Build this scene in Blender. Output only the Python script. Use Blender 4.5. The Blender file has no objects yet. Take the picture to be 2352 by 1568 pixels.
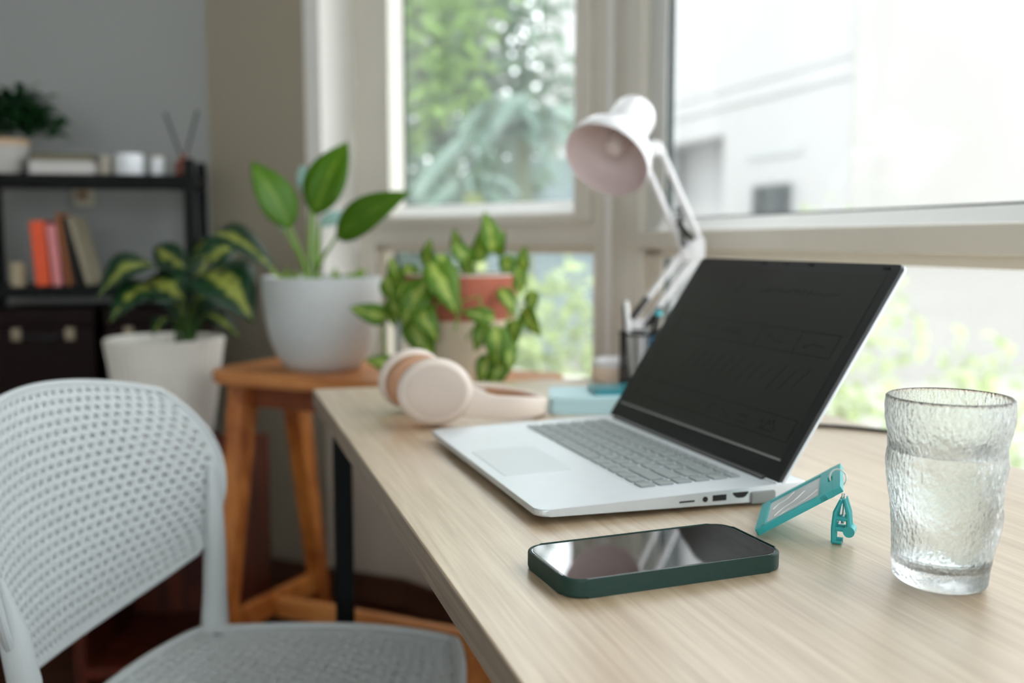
import bpy, bmesh, math, random
from mathutils import Vector, Matrix
R = math.radians
random.seed(11)
C = bpy.context.scene.collection
sc = bpy.context.scene

# ------------------------------------------------------------------ camera, world, sun, exposure
cd = bpy.data.cameras.new('camera'); cam = bpy.data.objects.new('camera', cd); C.objects.link(cam)
cam.location = (0, 0, 0.9644); cam.rotation_euler = (math.pi / 2 - 0.101, 0.0, 0)
cd.sensor_width = 36; cd.lens = 35.036; cd.clip_start = 0.02; cd.clip_end = 200
cd.dof.use_dof = True; cd.dof.focus_distance = 0.71; cd.dof.aperture_fstop = 3.6
sc.camera = cam
w = bpy.data.worlds.new('world'); sc.world = w; w.use_nodes = True
bg = w.node_tree.nodes['Background']; bg.inputs[0].default_value = (0.935, 0.94, 0.99, 1); bg.inputs[1].default_value = 3.1
sd = bpy.data.lights.new('sun', 'SUN'); sd.energy = 1.0; sd.angle = R(1.0); sd.color = (1, .95, .87)
sun = bpy.data.objects.new('sun', sd); C.objects.link(sun)
sun.rotation_euler = Vector((0.45, 0.5, -0.75)).to_track_quat('-Z', 'Y').to_euler()
sc.view_settings.view_transform = 'Standard'; sc.view_settings.look = 'None'
sc.view_settings.gamma = 1; sc.view_settings.use_curve_mapping = False
sc.view_settings.exposure = 0.55
sc.cycles.max_bounces = 16; sc.cycles.diffuse_bounces = 5; sc.cycles.transmission_bounces = 14
sc.cycles.transparent_max_bounces = 16; sc.cycles.sample_clamp_indirect = 8

# ------------------------------------------------------------------ helpers
def lin(c):
    return tuple(((x / 255) / 12.92 if x / 255 <= .04045 else (((x / 255) + .055) / 1.055) ** 2.4) for x in c) + (1,)

def mat(name, col, rough=.5, metal=0, var=0, vscale=20, bump=0, bscale=80, trans=0, ior=1.45, spec=.5, coat=0, stretch=None):
    m = bpy.data.materials.new(name); m.use_nodes = True
    nt = m.node_tree; b = nt.nodes['Principled BSDF']; N = nt.nodes.new; L = nt.links.new
    c = lin(col)
    b.inputs['Base Color'].default_value = c; b.inputs['Roughness'].default_value = rough
    b.inputs['Metallic'].default_value = metal; b.inputs['Transmission Weight'].default_value = trans
    b.inputs['IOR'].default_value = ior; b.inputs['Specular IOR Level'].default_value = spec
    b.inputs['Coat Weight'].default_value = coat
    tc = N('ShaderNodeTexCoord'); mp = N('ShaderNodeMapping'); L(tc.outputs['Object'], mp.inputs[0])
    if stretch: mp.inputs['Scale'].default_value = stretch
    if var:
        n = N('ShaderNodeTexNoise'); n.inputs['Scale'].default_value = vscale; n.inputs['Detail'].default_value = 4
        L(mp.outputs[0], n.inputs['Vector'])
        r = N('ShaderNodeValToRGB')
        r.color_ramp.elements[0].color = tuple(x * (1 - var) for x in c[:3]) + (1,)
        r.color_ramp.elements[1].color = tuple(min(1, x * (1 + var)) for x in c[:3]) + (1,)
        r.color_ramp.elements[0].position = .3; r.color_ramp.elements[1].position = .7
        L(n.outputs[0], r.inputs[0]); L(r.outputs[0], b.inputs['Base Color'])
    if bump:
        n = N('ShaderNodeTexNoise'); n.inputs['Scale'].default_value = bscale; n.inputs['Detail'].default_value = 3
        L(mp.outputs[0], n.inputs['Vector'])
        bp = N('ShaderNodeBump'); bp.inputs['Strength'].default_value = bump; bp.inputs['Distance'].default_value = .002
        L(n.outputs[0], bp.inputs['Height']); L(bp.outputs[0], b.inputs['Normal'])
    return m

def wood(name, a, bcol, rough=.4, scale=(30, 1.5, 30), contrast=(.35, .65), spec=.5):
    m = bpy.data.materials.new(name); m.use_nodes = True
    nt = m.node_tree; b = nt.nodes['Principled BSDF']; N = nt.nodes.new; L = nt.links.new
    tc = N('ShaderNodeTexCoord'); mp = N('ShaderNodeMapping'); mp.inputs['Scale'].default_value = scale
    L(tc.outputs['Object'], mp.inputs[0])
    n = N('ShaderNodeTexNoise'); n.inputs['Scale'].default_value = 3; n.inputs['Detail'].default_value = 6; n.inputs['Distortion'].default_value = .6
    L(mp.outputs[0], n.inputs['Vector'])
    n2 = N('ShaderNodeTexNoise'); n2.inputs['Scale'].default_value = 9; n2.inputs['Detail'].default_value = 5
    L(mp.outputs[0], n2.inputs['Vector'])
    mx = N('ShaderNodeMath'); mx.operation = 'ADD'; L(n.outputs[0], mx.inputs[0])
    ml = N('ShaderNodeMath'); ml.operation = 'MULTIPLY_ADD'; L(n2.outputs[0], ml.inputs[0]); ml.inputs[1].default_value = .6; ml.inputs[2].default_value = -.3
    L(ml.outputs[0], mx.inputs[1])
    r = N('ShaderNodeValToRGB'); r.color_ramp.elements[0].color = lin(a); r.color_ramp.elements[1].color = lin(bcol)
    r.color_ramp.elements[0].position, r.color_ramp.elements[1].position = contrast
    L(mx.outputs[0], r.inputs[0]); L(r.outputs[0], b.inputs['Base Color'])
    b.inputs['Roughness'].default_value = rough; b.inputs['Specular IOR Level'].default_value = spec
    bp = N('ShaderNodeBump'); bp.inputs['Strength'].default_value = .12; bp.inputs['Distance'].default_value = .001
    L(mx.outputs[0], bp.inputs['Height']); L(bp.outputs[0], b.inputs['Normal'])
    return m

def leafmat(name, dark, light, kind='plain', rough=.38, trans=.25):
    """plain: light midrib; variegated: ragged pale heart inside a dark margin"""
    m = bpy.data.materials.new(name); m.use_nodes = True
    nt = m.node_tree; b = nt.nodes['Principled BSDF']; N = nt.nodes.new; L = nt.links.new
    uv = N('ShaderNodeUVMap'); sep = N('ShaderNodeSeparateXYZ'); L(uv.outputs[0], sep.inputs[0])
    ab = N('ShaderNodeMath'); ab.operation = 'MULTIPLY_ADD'; L(sep.outputs[0], ab.inputs[0]); ab.inputs[1].default_value = 2; ab.inputs[2].default_value = -1
    a2 = N('ShaderNodeMath'); a2.operation = 'ABSOLUTE'; L(ab.outputs[0], a2.inputs[0])
    tc = N('ShaderNodeTexCoord'); n = N('ShaderNodeTexNoise'); n.inputs['Scale'].default_value = 45 if kind != 'plain' else 25
    L(tc.outputs['Object'], n.inputs['Vector']); n.inputs['Detail'].default_value = 5
    ad = N('ShaderNodeMath'); ad.operation = 'MULTIPLY_ADD'; L(n.outputs[0], ad.inputs[0])
    ad.inputs[1].default_value = 1.3 if kind != 'plain' else .35; L(a2.outputs[0], ad.inputs[2])
    r = N('ShaderNodeValToRGB'); r.color_ramp.elements[0].color = lin(light); r.color_ramp.elements[1].color = lin(dark)
    if kind == 'plain': r.color_ramp.elements[0].position = .12; r.color_ramp.elements[1].position = .3
    elif kind == 'var': r.color_ramp.elements[0].position = .78; r.color_ramp.elements[1].position = .98
    else: r.color_ramp.elements[0].position = .85; r.color_ramp.elements[1].position = 1.08
    L(ad.outputs[0], r.inputs[0]); L(r.outputs[0], b.inputs['Base Color'])
    b.inputs['Roughness'].default_value = rough
    out = nt.nodes['Material Output']
    t = N('ShaderNodeBsdfTranslucent'); L(r.outputs[0], t.inputs[0])
    mx = N('ShaderNodeMixShader'); mx.inputs[0].default_value = trans
    L(b.outputs[0], mx.inputs[1]); L(t.outputs[0], mx.inputs[2]); L(mx.outputs[0], out.inputs[0])
    return m

def pane_mat():
    m = bpy.data.materials.new('window_glass'); m.use_nodes = True
    nt = m.node_tree; nt.nodes.remove(nt.nodes['Principled BSDF']); N = nt.nodes.new; L = nt.links.new
    t = N('ShaderNodeBsdfTransparent'); t.inputs[0].default_value = (.95, .98, .97, 1)
    g = N('ShaderNodeBsdfGlossy'); g.inputs['Roughness'].default_value = .02
    lw = N('ShaderNodeLayerWeight'); p = N('ShaderNodeMath'); p.operation = 'POWER'; p.inputs[1].default_value = 4
    L(lw.outputs['Facing'], p.inputs[0])
    f = N('ShaderNodeMath'); f.operation = 'MULTIPLY_ADD'; f.inputs[1].default_value = .5; f.inputs[2].default_value = .035
    L(p.outputs[0], f.inputs[0]); mx = N('ShaderNodeMixShader'); L(f.outputs[0], mx.inputs[0])
    L(t.outputs[0], mx.inputs[1]); L(g.outputs[0], mx.inputs[2])
    dn = N('ShaderNodeTexNoise'); dn.inputs['Scale'].default_value = 4; dm = N('ShaderNodeMath'); dm.operation = 'MULTIPLY'; dm.inputs[1].default_value = .08
    L(dn.outputs[0], dm.inputs[0])                       # pale veil mixed into the glass to imitate glare haze over the view
    tl = N('ShaderNodeBsdfTranslucent'); tl.inputs[0].default_value = (.9, .93, .92, 1); m2 = N('ShaderNodeMixShader')
    L(dm.outputs[0], m2.inputs[0]); L(mx.outputs[0], m2.inputs[1]); L(tl.outputs[0], m2.inputs[2]); L(m2.outputs[0], nt.nodes['Material Output'].inputs[0])
    return m

class MB:
    def __init__(s): s.bm = bmesh.new(); s.uv = None; s.flat = False
    def _new(s, verts, M):
        if M is not None: bmesh.ops.transform(s.bm, matrix=M, verts=verts)
    def box(s, c, d, M=None, rz=0, bev=0, seg=2):
        s.flat = s.flat or bev > 0
        g = bmesh.ops.create_cube(s.bm, size=1); v = g['verts']
        bmesh.ops.scale(s.bm, vec=Vector(d), verts=v)
        if bev:
            es = list({e for x in v for e in x.link_edges})
            bb = bmesh.ops.bevel(s.bm, geom=es, offset=bev, segments=seg, affect='EDGES', profile=.5)
            v = list({x for f in bb['faces'] for x in f.verts} | {x for x in v if x.is_valid})
        bmesh.ops.transform(s.bm, matrix=Matrix.Translation(Vector(c)) @ Matrix.Rotation(rz, 4, 'Z'), verts=v)
        s._new(v, M); return s
    def b2(s, x0, x1, y0, y1, z0, z1, M=None, bev=0):
        return s.box(((x0 + x1) / 2, (y0 + y1) / 2, (z0 + z1) / 2), (abs(x1 - x0), abs(y1 - y0), abs(z1 - z0)), M, 0, bev)
    def prism(s, pts, z0, z1, M=None, bev=0, seg=2):
        s.flat = True
        lo = [s.bm.verts.new((p[0], p[1], z0)) for p in pts]; hi = [s.bm.verts.new((p[0], p[1], z1)) for p in pts]
        n = len(pts); a = s.bm.faces.new(lo[::-1]); t = s.bm.faces.new(hi)
        for i in range(n): s.bm.faces.new((lo[i], lo[(i + 1) % n], hi[(i + 1) % n], hi[i]))
        v = lo + hi
        if bev:
            es = list(a.edges) + list(t.edges)
            bb = bmesh.ops.bevel(s.bm, geom=es, offset=bev, segments=seg, affect='EDGES', profile=.5)
            v = list({x for f in bb['faces'] for x in f.verts} | {x for x in v if x.is_valid})
        s._new(v, M); return s
    def tube(s, pts, rad, seg=10, M=None, caps=True, flat=1.0, up=None):
        pts = [Vector(p) for p in pts]; n = len(pts)
        if not hasattr(rad, '__len__'): rad = [rad] * n
        rings = []; prev = None; V = []
        for i, p in enumerate(pts):
            t = (pts[min(i + 1, n - 1)] - pts[max(i - 1, 0)]).normalized()
            if prev is None:
                a = Vector(up) if up else (Vector((0, 0, 1)) if abs(t.z) < .9 else Vector((1, 0, 0)))
            else: a = prev
            x = (a - t * a.dot(t)).normalized(); prev = x; y = t.cross(x)
            ring = [s.bm.verts.new(p + (x * math.cos(k * 2 * math.pi / seg) + y * flat * math.sin(k * 2 * math.pi / seg)) * rad[i]) for k in range(seg)]
            rings.append(ring); V += ring
        for i in range(n - 1):
            for k in range(seg):
                s.bm.faces.new((rings[i][k], rings[i][(k + 1) % seg], rings[i + 1][(k + 1) % seg], rings[i + 1][k]))
        if caps: s.bm.faces.new(rings[0][::-1]); s.bm.faces.new(rings[-1])
        s._new(V, M); return s
    def loop(s, pts, rad, seg=8, M=None):
        """closed tube"""
        pts = [Vector(p) for p in pts]; n = len(pts); rings = []; V = []
        for i in range(n):
            t = (pts[(i + 1) % n] - pts[i - 1]).normalized()
            a = Vector((0, 0, 1)) if abs(t.z) < .8 else Vector((1, 0, 0))
            x = (a - t * a.dot(t)).normalized(); y = t.cross(x)
            ring = [s.bm.verts.new(pts[i] + (x * math.cos(k * 2 * math.pi / seg) + y * math.sin(k * 2 * math.pi / seg)) * rad) for k in range(seg)]
            rings.append(ring); V += ring
        for i in range(n):
            A, B = rings[i], rings[(i + 1) % n]
            off = min(range(seg), key=lambda o: (A[0].co - B[o].co).length)
            for k in range(seg):
                s.bm.faces.new((A[k], A[(k + 1) % seg], B[(k + 1 + off) % seg], B[(k + off) % seg]))
        s._new(V, M); return s
    def lathe(s, prof, seg=48, c=(0, 0, 0), M=None, flute=0, nfl=40, sx=1, sy=1):
        rings = []; V = []; c = Vector(c)
        for (r, z) in prof:
            if r < 1e-6:
                v = s.bm.verts.new(c + Vector((0, 0, z))); rings.append([v]); V.append(v)
            else:
                ring = []
                for k in range(seg):
                    th = k * 2 * math.pi / seg; rr = r * (1 + flute * math.cos(nfl * th))
                    ring.append(s.bm.verts.new(c + Vector((rr * math.cos(th) * sx, rr * math.sin(th) * sy, z))))
                rings.append(ring); V += ring
        for A, B in zip(rings, rings[1:]):
            for k in range(seg):
                k2 = (k + 1) % seg
                if len(A) == 1 and len(B) == 1: continue
                if len(A) == 1: s.bm.faces.new((A[0], B[k2], B[k]))
                elif len(B) == 1: s.bm.faces.new((A[k], A[k2], B[0]))
                else: s.bm.faces.new((A[k], A[k2], B[k2], B[k]))
        s._new(V, M); return s
    def leaf(s, base, tip, width, face, bend=.15, shape='oval', n=7, fold=.25, twist=0):
        """one leaf blade from base to tip; face = the way its upper side looks"""
        if s.uv is None: s.uv = s.bm.loops.layers.uv.new('UVMap')
        base, tip, face = Vector(base), Vector(tip), Vector(face)
        ax = tip - base; Ln = ax.length; ax.normalize()
        sd_ = ax.cross(face).normalized(); up = sd_.cross(ax).normalized()
        rows = []
        for i in range(n + 1):
            t = i / n
            if shape == 'heart': wv = (math.sin(math.pi * min(1, t ** .62)) ** .8) if 0 < t < 1 else 0
            elif shape == 'strap': wv = min(1, t * 8) * (1 - t) ** .5
            else: wv = math.sin(math.pi * t ** .8) ** .85 if 0 < t < 1 else 0
            wv = max(wv, .03) * width / 2
            p = base + ax * Ln * t + up * (math.sin(math.pi * t) * bend * Ln - .35 * bend * Ln * t * t)
            q = Matrix.Rotation(twist * t, 3, ax) @ sd_; uu = Matrix.Rotation(twist * t, 3, ax) @ up
            rows.append([s.bm.verts.new(p + q * wv * k + uu * abs(k) * wv * fold) for k in (-1, -.5, 0, .5, 1)])
        for i in range(n):
            for j in range(4):
                f = s.bm.faces.new((rows[i][j], rows[i][j + 1], rows[i + 1][j + 1], rows[i + 1][j]))
                for lp, (a, b_) in zip(f.loops, ((j, i), (j + 1, i), (j + 1, i + 1), (j, i + 1))): lp[s.uv].uv = (a / 4, b_ / n)
        return s
    def build(s, name, m, parent=None, smooth=40, thick=0):
        me = bpy.data.meshes.new(name)
        if not s.uv: bmesh.ops.recalc_face_normals(s.bm, faces=s.bm.faces)
        s.bm.to_mesh(me); s.bm.free()
        for p in me.polygons: p.use_smooth = True
        me.set_sharp_from_angle(angle=R(smooth))
        o = bpy.data.objects.new(name, me); C.objects.link(o)
        if m: me.materials.append(m)
        if parent: o.parent = parent
        if s.flat:
            wn = o.modifiers.new('normals', 'WEIGHTED_NORMAL'); wn.keep_sharp = True
        if thick:
            md = o.modifiers.new('solid', 'SOLIDIFY'); md.thickness = thick; md.offset = 0
        return o

def thing(name, label, cat, loc=(0, 0, 0), rz=0, group=None):
    o = bpy.data.objects.new(name, None); C.objects.link(o); o.empty_display_size = .05
    o.location = loc; o.rotation_euler = (0, 0, rz)
    return tag(o, label, cat, group)
def tag(o, label, cat, group=None, kind=None):
    o['label'] = label; o['category'] = cat
    if group: o['group'] = group
    if kind: o['kind'] = kind
    return o
def struct(name, mb, m, parent=None, **k):
    o = mb.build(name, m, parent, **k)
    if not parent: o['kind'] = 'structure'
    return o
def sempty(name, loc=(0, 0, 0), rz=0):
    o = bpy.data.objects.new(name, None); C.objects.link(o); o['kind'] = 'structure'
    o.location = loc; o.rotation_euler = (0, 0, rz); return o
def rrect(w_, d_, r, seg=6, c=(0, 0)):
    out = []
    for (sx, sy, a0) in ((1, 1, 0), (-1, 1, 90), (-1, -1, 180), (1, -1, 270)):
        for k in range(seg + 1):
            a = R(a0 + 90 * k / seg)
            out.append((c[0] + sx * (w_ / 2 - r) + r * math.cos(a), c[1] + sy * (d_ / 2 - r) + r * math.sin(a)))
    return out
def axisM(p, z, x=None):
    z = Vector(z).normalized(); x = Vector(x) if x else (Vector((1, 0, 0)) if abs(z.x) < .9 else Vector((0, 1, 0)))
    x = (x - z * x.dot(z)).normalized(); y = z.cross(x)
    M = Matrix((x, y, z)).transposed().to_4x4(); M.translation = Vector(p); return M

# ------------------------------------------------------------------ materials
M_wall = mat('wall_paint_grey', (140, 141, 139), .85, bump=.05, bscale=300)
M_wall2 = mat('wall_paint_cream', (156, 147, 130), .85, bump=.05, bscale=300)
M_walli = mat('wall_paint_white', (222, 221, 216), .85, bump=.05, bscale=300)
M_ceil = mat('ceiling_paint', (205, 203, 198), .9, var=.02)
M_frame = mat('window_frame_paint', (224, 219, 208), .4, var=.02, vscale=6)
M_bead = mat('window_bead_white', (246, 246, 244), .25, var=.01)
M_gasket = mat('window_gasket', (70, 78, 76), .6, var=.05)
M_pane = pane_mat()
M_floor = wood('floor_wood', (38, 16, 7), (80, 38, 17), .4, (2, 14, 10), spec=.3)
M_base = mat('baseboard_wood', (88, 56, 42), .45, var=.15, vscale=12)
M_oak = wood('desk_oak', (170, 143, 110), (200, 178, 148), .42, (52, 1.6, 52), (.3, .7), 1.0)
M_oak.node_tree.nodes['Principled BSDF'].inputs['Coat Weight'].default_value = .9; M_oak.node_tree.nodes['Principled BSDF'].inputs['Coat Roughness'].default_value = .3
M_oakshade = wood('desk_oak_shaded', (122, 105, 88), (150, 132, 112), .5, (40, 2, 60), (.3, .7))  # darker than the top: shade on the desk sides put into the colour
M_black = mat('black_metal', (9, 11, 12), .6, 0, var=.1, spec=.2)
M_chair = mat('white_plastic', (182, 187, 187), .42, var=.01)
M_teak = wood('bench_wood', (150, 78, 30), (205, 128, 62), .4, (6, 6, 2.0))
M_teakx = wood('bench_wood_seat', (170, 100, 48), (214, 146, 82), .38, (2, 22, 22))
M_mahog = wood('stand_mahogany', (54, 18, 9), (92, 36, 17), .45, (12, 12, 2), spec=.3)
M_silver = mat('laptop_silver', (208, 213, 216), .42, .6, var=.015, vscale=60)
M_key = mat('laptop_key_grey', (138, 146, 145), .5, var=.02)
M_pad = mat('touchpad', (204, 210, 212), .4, .15, var=.01)
M_bezel = mat('laptop_bezel', (26, 29, 31), .4, var=.05)
M_screen = mat('laptop_screen', (40, 42, 39), .42, var=.04, spec=.35)
M_sketch = mat('screen_lines', (24, 25, 24), .5, var=.05, spec=.2)
M_grey = mat('grey_rubber', (128, 130, 128), .6, var=.03)
M_port = mat('port_dark', (18, 18, 18), .6, var=.05)
M_case = mat('phone_case_green', (24, 52, 46), .5, var=.05, vscale=200, spec=.4)
M_pglass = mat('phone_glass', (6, 7, 8), .02, var=.03, spec=1.0, coat=1)
M_chrome = mat('bright_metal', (200, 205, 205), .2, 1, var=.03)
M_teal = mat('teal_plastic', (46, 166, 168), .35, var=.02, spec=.6)
M_card = mat('badge_card', (196, 200, 200), .3, var=.04, vscale=40)
M_cord = mat('white_cord', (232, 228, 222), .5, var=.03)
M_cream = mat('headphone_cream', (214, 200, 188), .42, var=.015)
M_creamf = mat('headphone_face', (192, 176, 164), .6, var=.015)
M_tan = mat('headphone_tan_leather', (176, 134, 104), .6, var=.05, bump=.2, bscale=200)
M_blue = mat('pale_blue_plastic', (172, 203, 209), .35, var=.02)
M_cyan = mat('cyan_acrylic', (70, 190, 205), .12, var=.02, trans=.6)
M_white = mat('white_enamel', (218, 216, 217), .28, var=.01)
M_shadein = mat('lamp_inner_enamel', (204, 186, 184), .4, var=.015)
M_bulb = mat('bulb_glass', (214, 200, 196), .25, var=.02)
M_terra = mat('terracotta', (164, 92, 70), .8, var=.12, vscale=30)
M_pale = mat('pale_clay', (214, 196, 170), .8, var=.05, vscale=30)
M_stone = mat('glazed_grey_ceramic', (200, 204, 203), .45, var=.04, vscale=120)
M_wpot = mat('ribbed_white_ceramic', (226, 222, 212), .5, var=.02)
M_soil = mat('soil', (54, 40, 30), .95, var=.4, vscale=90, bump=.6)
M_stem = mat('green_stem', (116, 150, 60), .5, var=.08)
M_stemd = mat('dark_green_stem', (60, 92, 40), .5, var=.12)
M_leaf = leafmat('leaf_green', (84, 132, 8), (140, 172, 50), trans=.4)
M_leafback = leafmat('leaf_pale_back', (150, 186, 176), (176, 205, 190), trans=.2)
M_dief = leafmat('leaf_variegated', (20, 58, 30), (150, 158, 72), 'var', trans=.15)
M_poth = leafmat('leaf_pothos', (104, 146, 36), (184, 204, 100), 'var2', trans=.45)
M_darkleaf = leafmat('leaf_dark', (18, 58, 24), (40, 84, 40))
M_glass = mat('tumbler_glass', (252, 255, 255), .24, trans=1, ior=1.42, bump=.6, bscale=520, stretch=(1, 1, .45))
M_water = mat('water', (252, 255, 255), 0, trans=1, ior=1.33)

# ------------------------------------------------------------------ room shell
WC = Vector((-.844, 2.818, 0)); W1d = Vector((-.985, -.174, 0))
E2 = Vector((-.500, 2.650, 0)); AP = Vector((-.287, 2.563, 0)); A0 = Vector((-.43, 2.765, 0)); P0 = Vector((.227, 2.151, 0))
dD = Vector((.2912, -.9567, 0)); nD = Vector((.9567, .2912, 0))
eL = (P0 - A0).normalized(); LW_ = (P0 - A0).length; oL = Vector((-eL.y, eL.x, 0))
if oL.y < 0: oL = -oL
WL = WC + W1d * 2.2
P1 = P0 + dD * 4.2; P2 = P1 - nD * 4.0
H = 2.6
def wall_seg(mb, p, q, out, z0, z1, th=.14, inset=0):
    o = Vector(out).normalized() * th
    pts = [p, q, q + o, p + o]
    a = (q - p).cross(o)
    if a.z < 0: pts = pts[::-1]
    mb.prism([(v.x, v.y) for v in pts], z0, z1)
fl = [WC, E2, AP, AP + (eL * .55), P0, P1, P2, WL]
ring = [WL, WC, A0 + oL * .16 - eL * .1, P0 + oL * .14 + nD * .14, P1 + nD * .14 + dD * .1, P2 + dD * .1 - nD * .1]
struct('floor', MB().prism([(v.x, v.y) for v in ring[::-1]], -.05, 0), M_floor)
struct('ceiling', MB().prism([(v.x, v.y) for v in ring[::-1]], H, H + .15), M_ceil)
n1 = Vector((-W1d.y, W1d.x, 0)); n1 = n1 if n1.y > 0 else -n1
mb = MB(); wall_seg(mb, WL - W1d * -.14, WC, n1, 0, H); struct('wall_left', mb, M_wall)
d2 = (E2 - WC).normalized(); n2 = Vector((-d2.y, d2.x, 0)); n2 = n2 if n2.y > 0 else -n2
mb = MB(); wall_seg(mb, WC, E2, n2, 0, H); struct('wall_corner', mb, M_wall2)
# white reveal beside the window, and the low wall under it
mb = MB(); wall_seg(mb, E2 + d2 * .001 - n2 * .0005, A0 + d2 * .001, -d2, .60, H, .05); struct('wall_reveal', mb, mat('reveal_white', (226, 224, 218), .6, var=.01))
mb = MB(); pe = AP + eL * .62
pts = [E2 + d2 * .0005, AP, pe, P0 + oL * .1, A0 + oL * .1, ]
mb.prism([(v.x, v.y) for v in pts], 0, .595); struct('wall_apron', mb, mat('wall_paint_floorlit', (206, 194, 180), .85, bump=.05, bscale=300))  # warm light off the floor painted into this lighter wall colour
mb = MB(); wall_seg(mb, A0, P0, oL, 2.3, H); struct('wall_back', mb, M_walli)
mb = MB(); wall_seg(mb, P0, P1, nD, 0, .6); wall_seg(mb, P0, P1, nD, 2.3, H); wall_seg(mb, P0 + dD * 3.5, P1, nD, .6, 2.3)
struct('wall_right', mb, M_walli)
mb = MB(); wall_seg(mb, P1, P2, dD, 0, .7); wall_seg(mb, P1, P2, dD, 2.4, H); wall_seg(mb, P1, P1 - nD * .5, dD, .7, 2.4); wall_seg(mb, P1 - nD * 3.5, P2, dD, .7, 2.4)
struct('wall_rear', mb, M_walli)
mb = MB(); wall_seg(mb, P2, WL, Vector((-1, 0, 0)), 0, H); struct('wall_side', mb, M_walli)
def skirting(name, p, q, inw):
    mb = MB(); wall_seg(mb, p, q, inw, 0, .075, .012); struct(name, mb, M_base)
skirting('baseboard_left', WL, WC, -n1); skirting('baseboard_corner', WC, AP, -n2); skirting('baseboard_back', AP, pe, -oL)

# ------------------------------------------------------------------ windows (frame axes: x along wall, y outward, z up)
def frameM(o, x, y):
    M = Matrix((Vector(x), Vector(y), Vector((0, 0, 1)))).transposed().to_4x4(); M.translation = Vector(o); return M
FL_ = frameM(A0, eL, oL); FR_ = frameM(P0, dD, nD)
def bead(mb, M, t0, t1, za, zb, y0, y1):
    """sloped glazing bead: leans outward as it rises"""
    v = [Vector(p) for p in ((t0, y0, za), (t1, y0, za), (t1, y1, zb), (t0, y1, zb), (t0, y1 + .012, zb), (t1, y1 + .012, zb), (t1, y1 + .012, za), (t0, y1 + .012, za))]
    v = [mb.bm.verts.new(M @ p) for p in v]
    for f in ((0, 1, 2, 3), (3, 2, 5, 4), (4, 5, 6, 7), (7, 6, 1, 0), (0, 3, 4, 7), (1, 6, 5, 2)): mb.bm.faces.new([v[i] for i in f])
w1 = sempty('window_1')
m = MB()
m.b2(0, .075, 0, .09, .595, 2.3, FL_, .004); m.b2(LW_ - .068, LW_ - .0, 0, .03, .595, 2.3, FL_, .004)
m.b2(.06, LW_ - .06, .0, .09, .952, 1.004, FL_, .004); m.b2(.06, LW_ - .06, 0, .09, 2.24, 2.3, FL_, .003); m.b2(.06, LW_ - .06, 0, .09, .595, .645, FL_, .003)
m.build('window_frame', M_frame, w1)
m = MB(); m.b2(.08, .158, -.012, .05, 1.0, 2.26, FL_, .006); m.b2(LW_ - .116, LW_ - .07, -.012, .05, 1.0, 2.26, FL_, .006)
m.b2(.158, LW_ - .116, -.012, .05, 1.0, 1.026, FL_, .003); m.b2(.158, LW_ - .116, -.012, .05, 2.2, 2.26, FL_, .003)
m.build('sash', M_frame, w1)
m = MB(); bead(m, FL_, .156, LW_ - .112, 1.026, 1.054, .0, .03); m.build('glazing_bead', M_bead, w1)
m = MB(); m.b2(.076, .118, .012, .05, .64, .953, FL_, .002); m.b2(LW_ - .07, LW_ - .066, .012, .05, .64, .953, FL_); m.b2(.076, LW_ - .066, .012, .05, .934, .953, FL_, .002)
m.build('lower_frame', mat('lower_frame_cream', (222, 212, 194), .45, var=.01), w1)
m = MB(); m.b2(.154, .160, .04, .05, 1.05, 2.22, FL_); m.b2(.118, .124, .036, .05, .64, .935, FL_); m.build('gasket', M_gasket, w1)
MB().b2(.15, LW_ - .11, .052, .058, 1.01, 2.24, FL_).build('pane', M_pane, w1)
MB().b2(.1, LW_ - .06, .052, .058, .63, .95, FL_).build('pane', M_pane, w1)
m = MB(); m.b2(LW_ - .105, LW_ - .085, -.03, -.012, 1.515, 1.56, FL_, .003); m.b2(LW_ - .102, LW_ - .088, -.045, -.03, 1.53, 1.66, FL_, .004); m.build('window_handle', M_gasket, w1)
t1 = sempty('trim_1')
m = MB(); m.b2(-.012, .05, -.012, .022, .595, 2.3, FR_, .003); m.build('post_face', M_frame, t1)
m = MB(); m.b2(LW_ - .026, LW_ - .012, -.012, .022, .595, 2.3, FL_, .003); m.build('cover_strip', M_bead, t1)
m = MB(); m.b2(.05, .062, -.004, .022, .595, 2.3, FR_, .002); m.build('cover_strip', M_frame, t1)
m = MB(); m.b2(.062, .142, -.016, .022, .595, 2.3, FR_, .004); m.build('post_face', M_frame, t1)
def window_right(k, a, b):
    wr = sempty('window_%d' % k)
    m = MB(); m.b2(a, b, -.02, .09, .948, .984, FR_, .004); m.b2(a, b, -.01, .09, 2.24, 2.3, FR_, .003); m.b2(a, b, -.01, .09, .595, .64, FR_, .003)
    m.build('window_frame', M_frame, wr)
    m = MB(); m.b2(a, a + .078, .0, .016, .984, 2.25, FR_, .003); m.b2(b - .06, b, .0, .05, .984, 2.25, FR_, .004); m.build('sash', mat('sash_white', (222, 224, 220), .35, var=.01), wr)
    m = MB(); bead(m, FR_, a + .076, b - .058, .982, 1.004, -.016, .002); m.build('glazing_bead', M_bead, wr)
    m = MB(); m.b2(a, a + .074, .0, .016, .63, .95, FR_, .003); m.b2(b - .06, b, .0, .05, .63, .95, FR_, .003); m.b2(a, b, .0, .05, .932, .95, FR_, .002)
    m.build('lower_frame', mat('lower_frame_cream', (232, 226, 212), .4, var=.01), wr)
    m = MB(); m.b2(a + .076, a + .086, .006, .016, 1.0, 2.24, FR_); m.b2(a + .072, a + .080, .006, .016, .63, .933, FR_); m.b2(a + .08, b - .06, .008, .016, 1.003, 1.007, FR_); m.build('gasket', M_gasket, wr)
    MB().b2(a + .07, b - .05, .018, .024, .99, 2.24, FR_).build('pane', M_pane, wr)
    MB().b2(a + .07, b - .05, .018, .024, .62, .945, FR_).build('pane', M_pane, wr)
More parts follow.
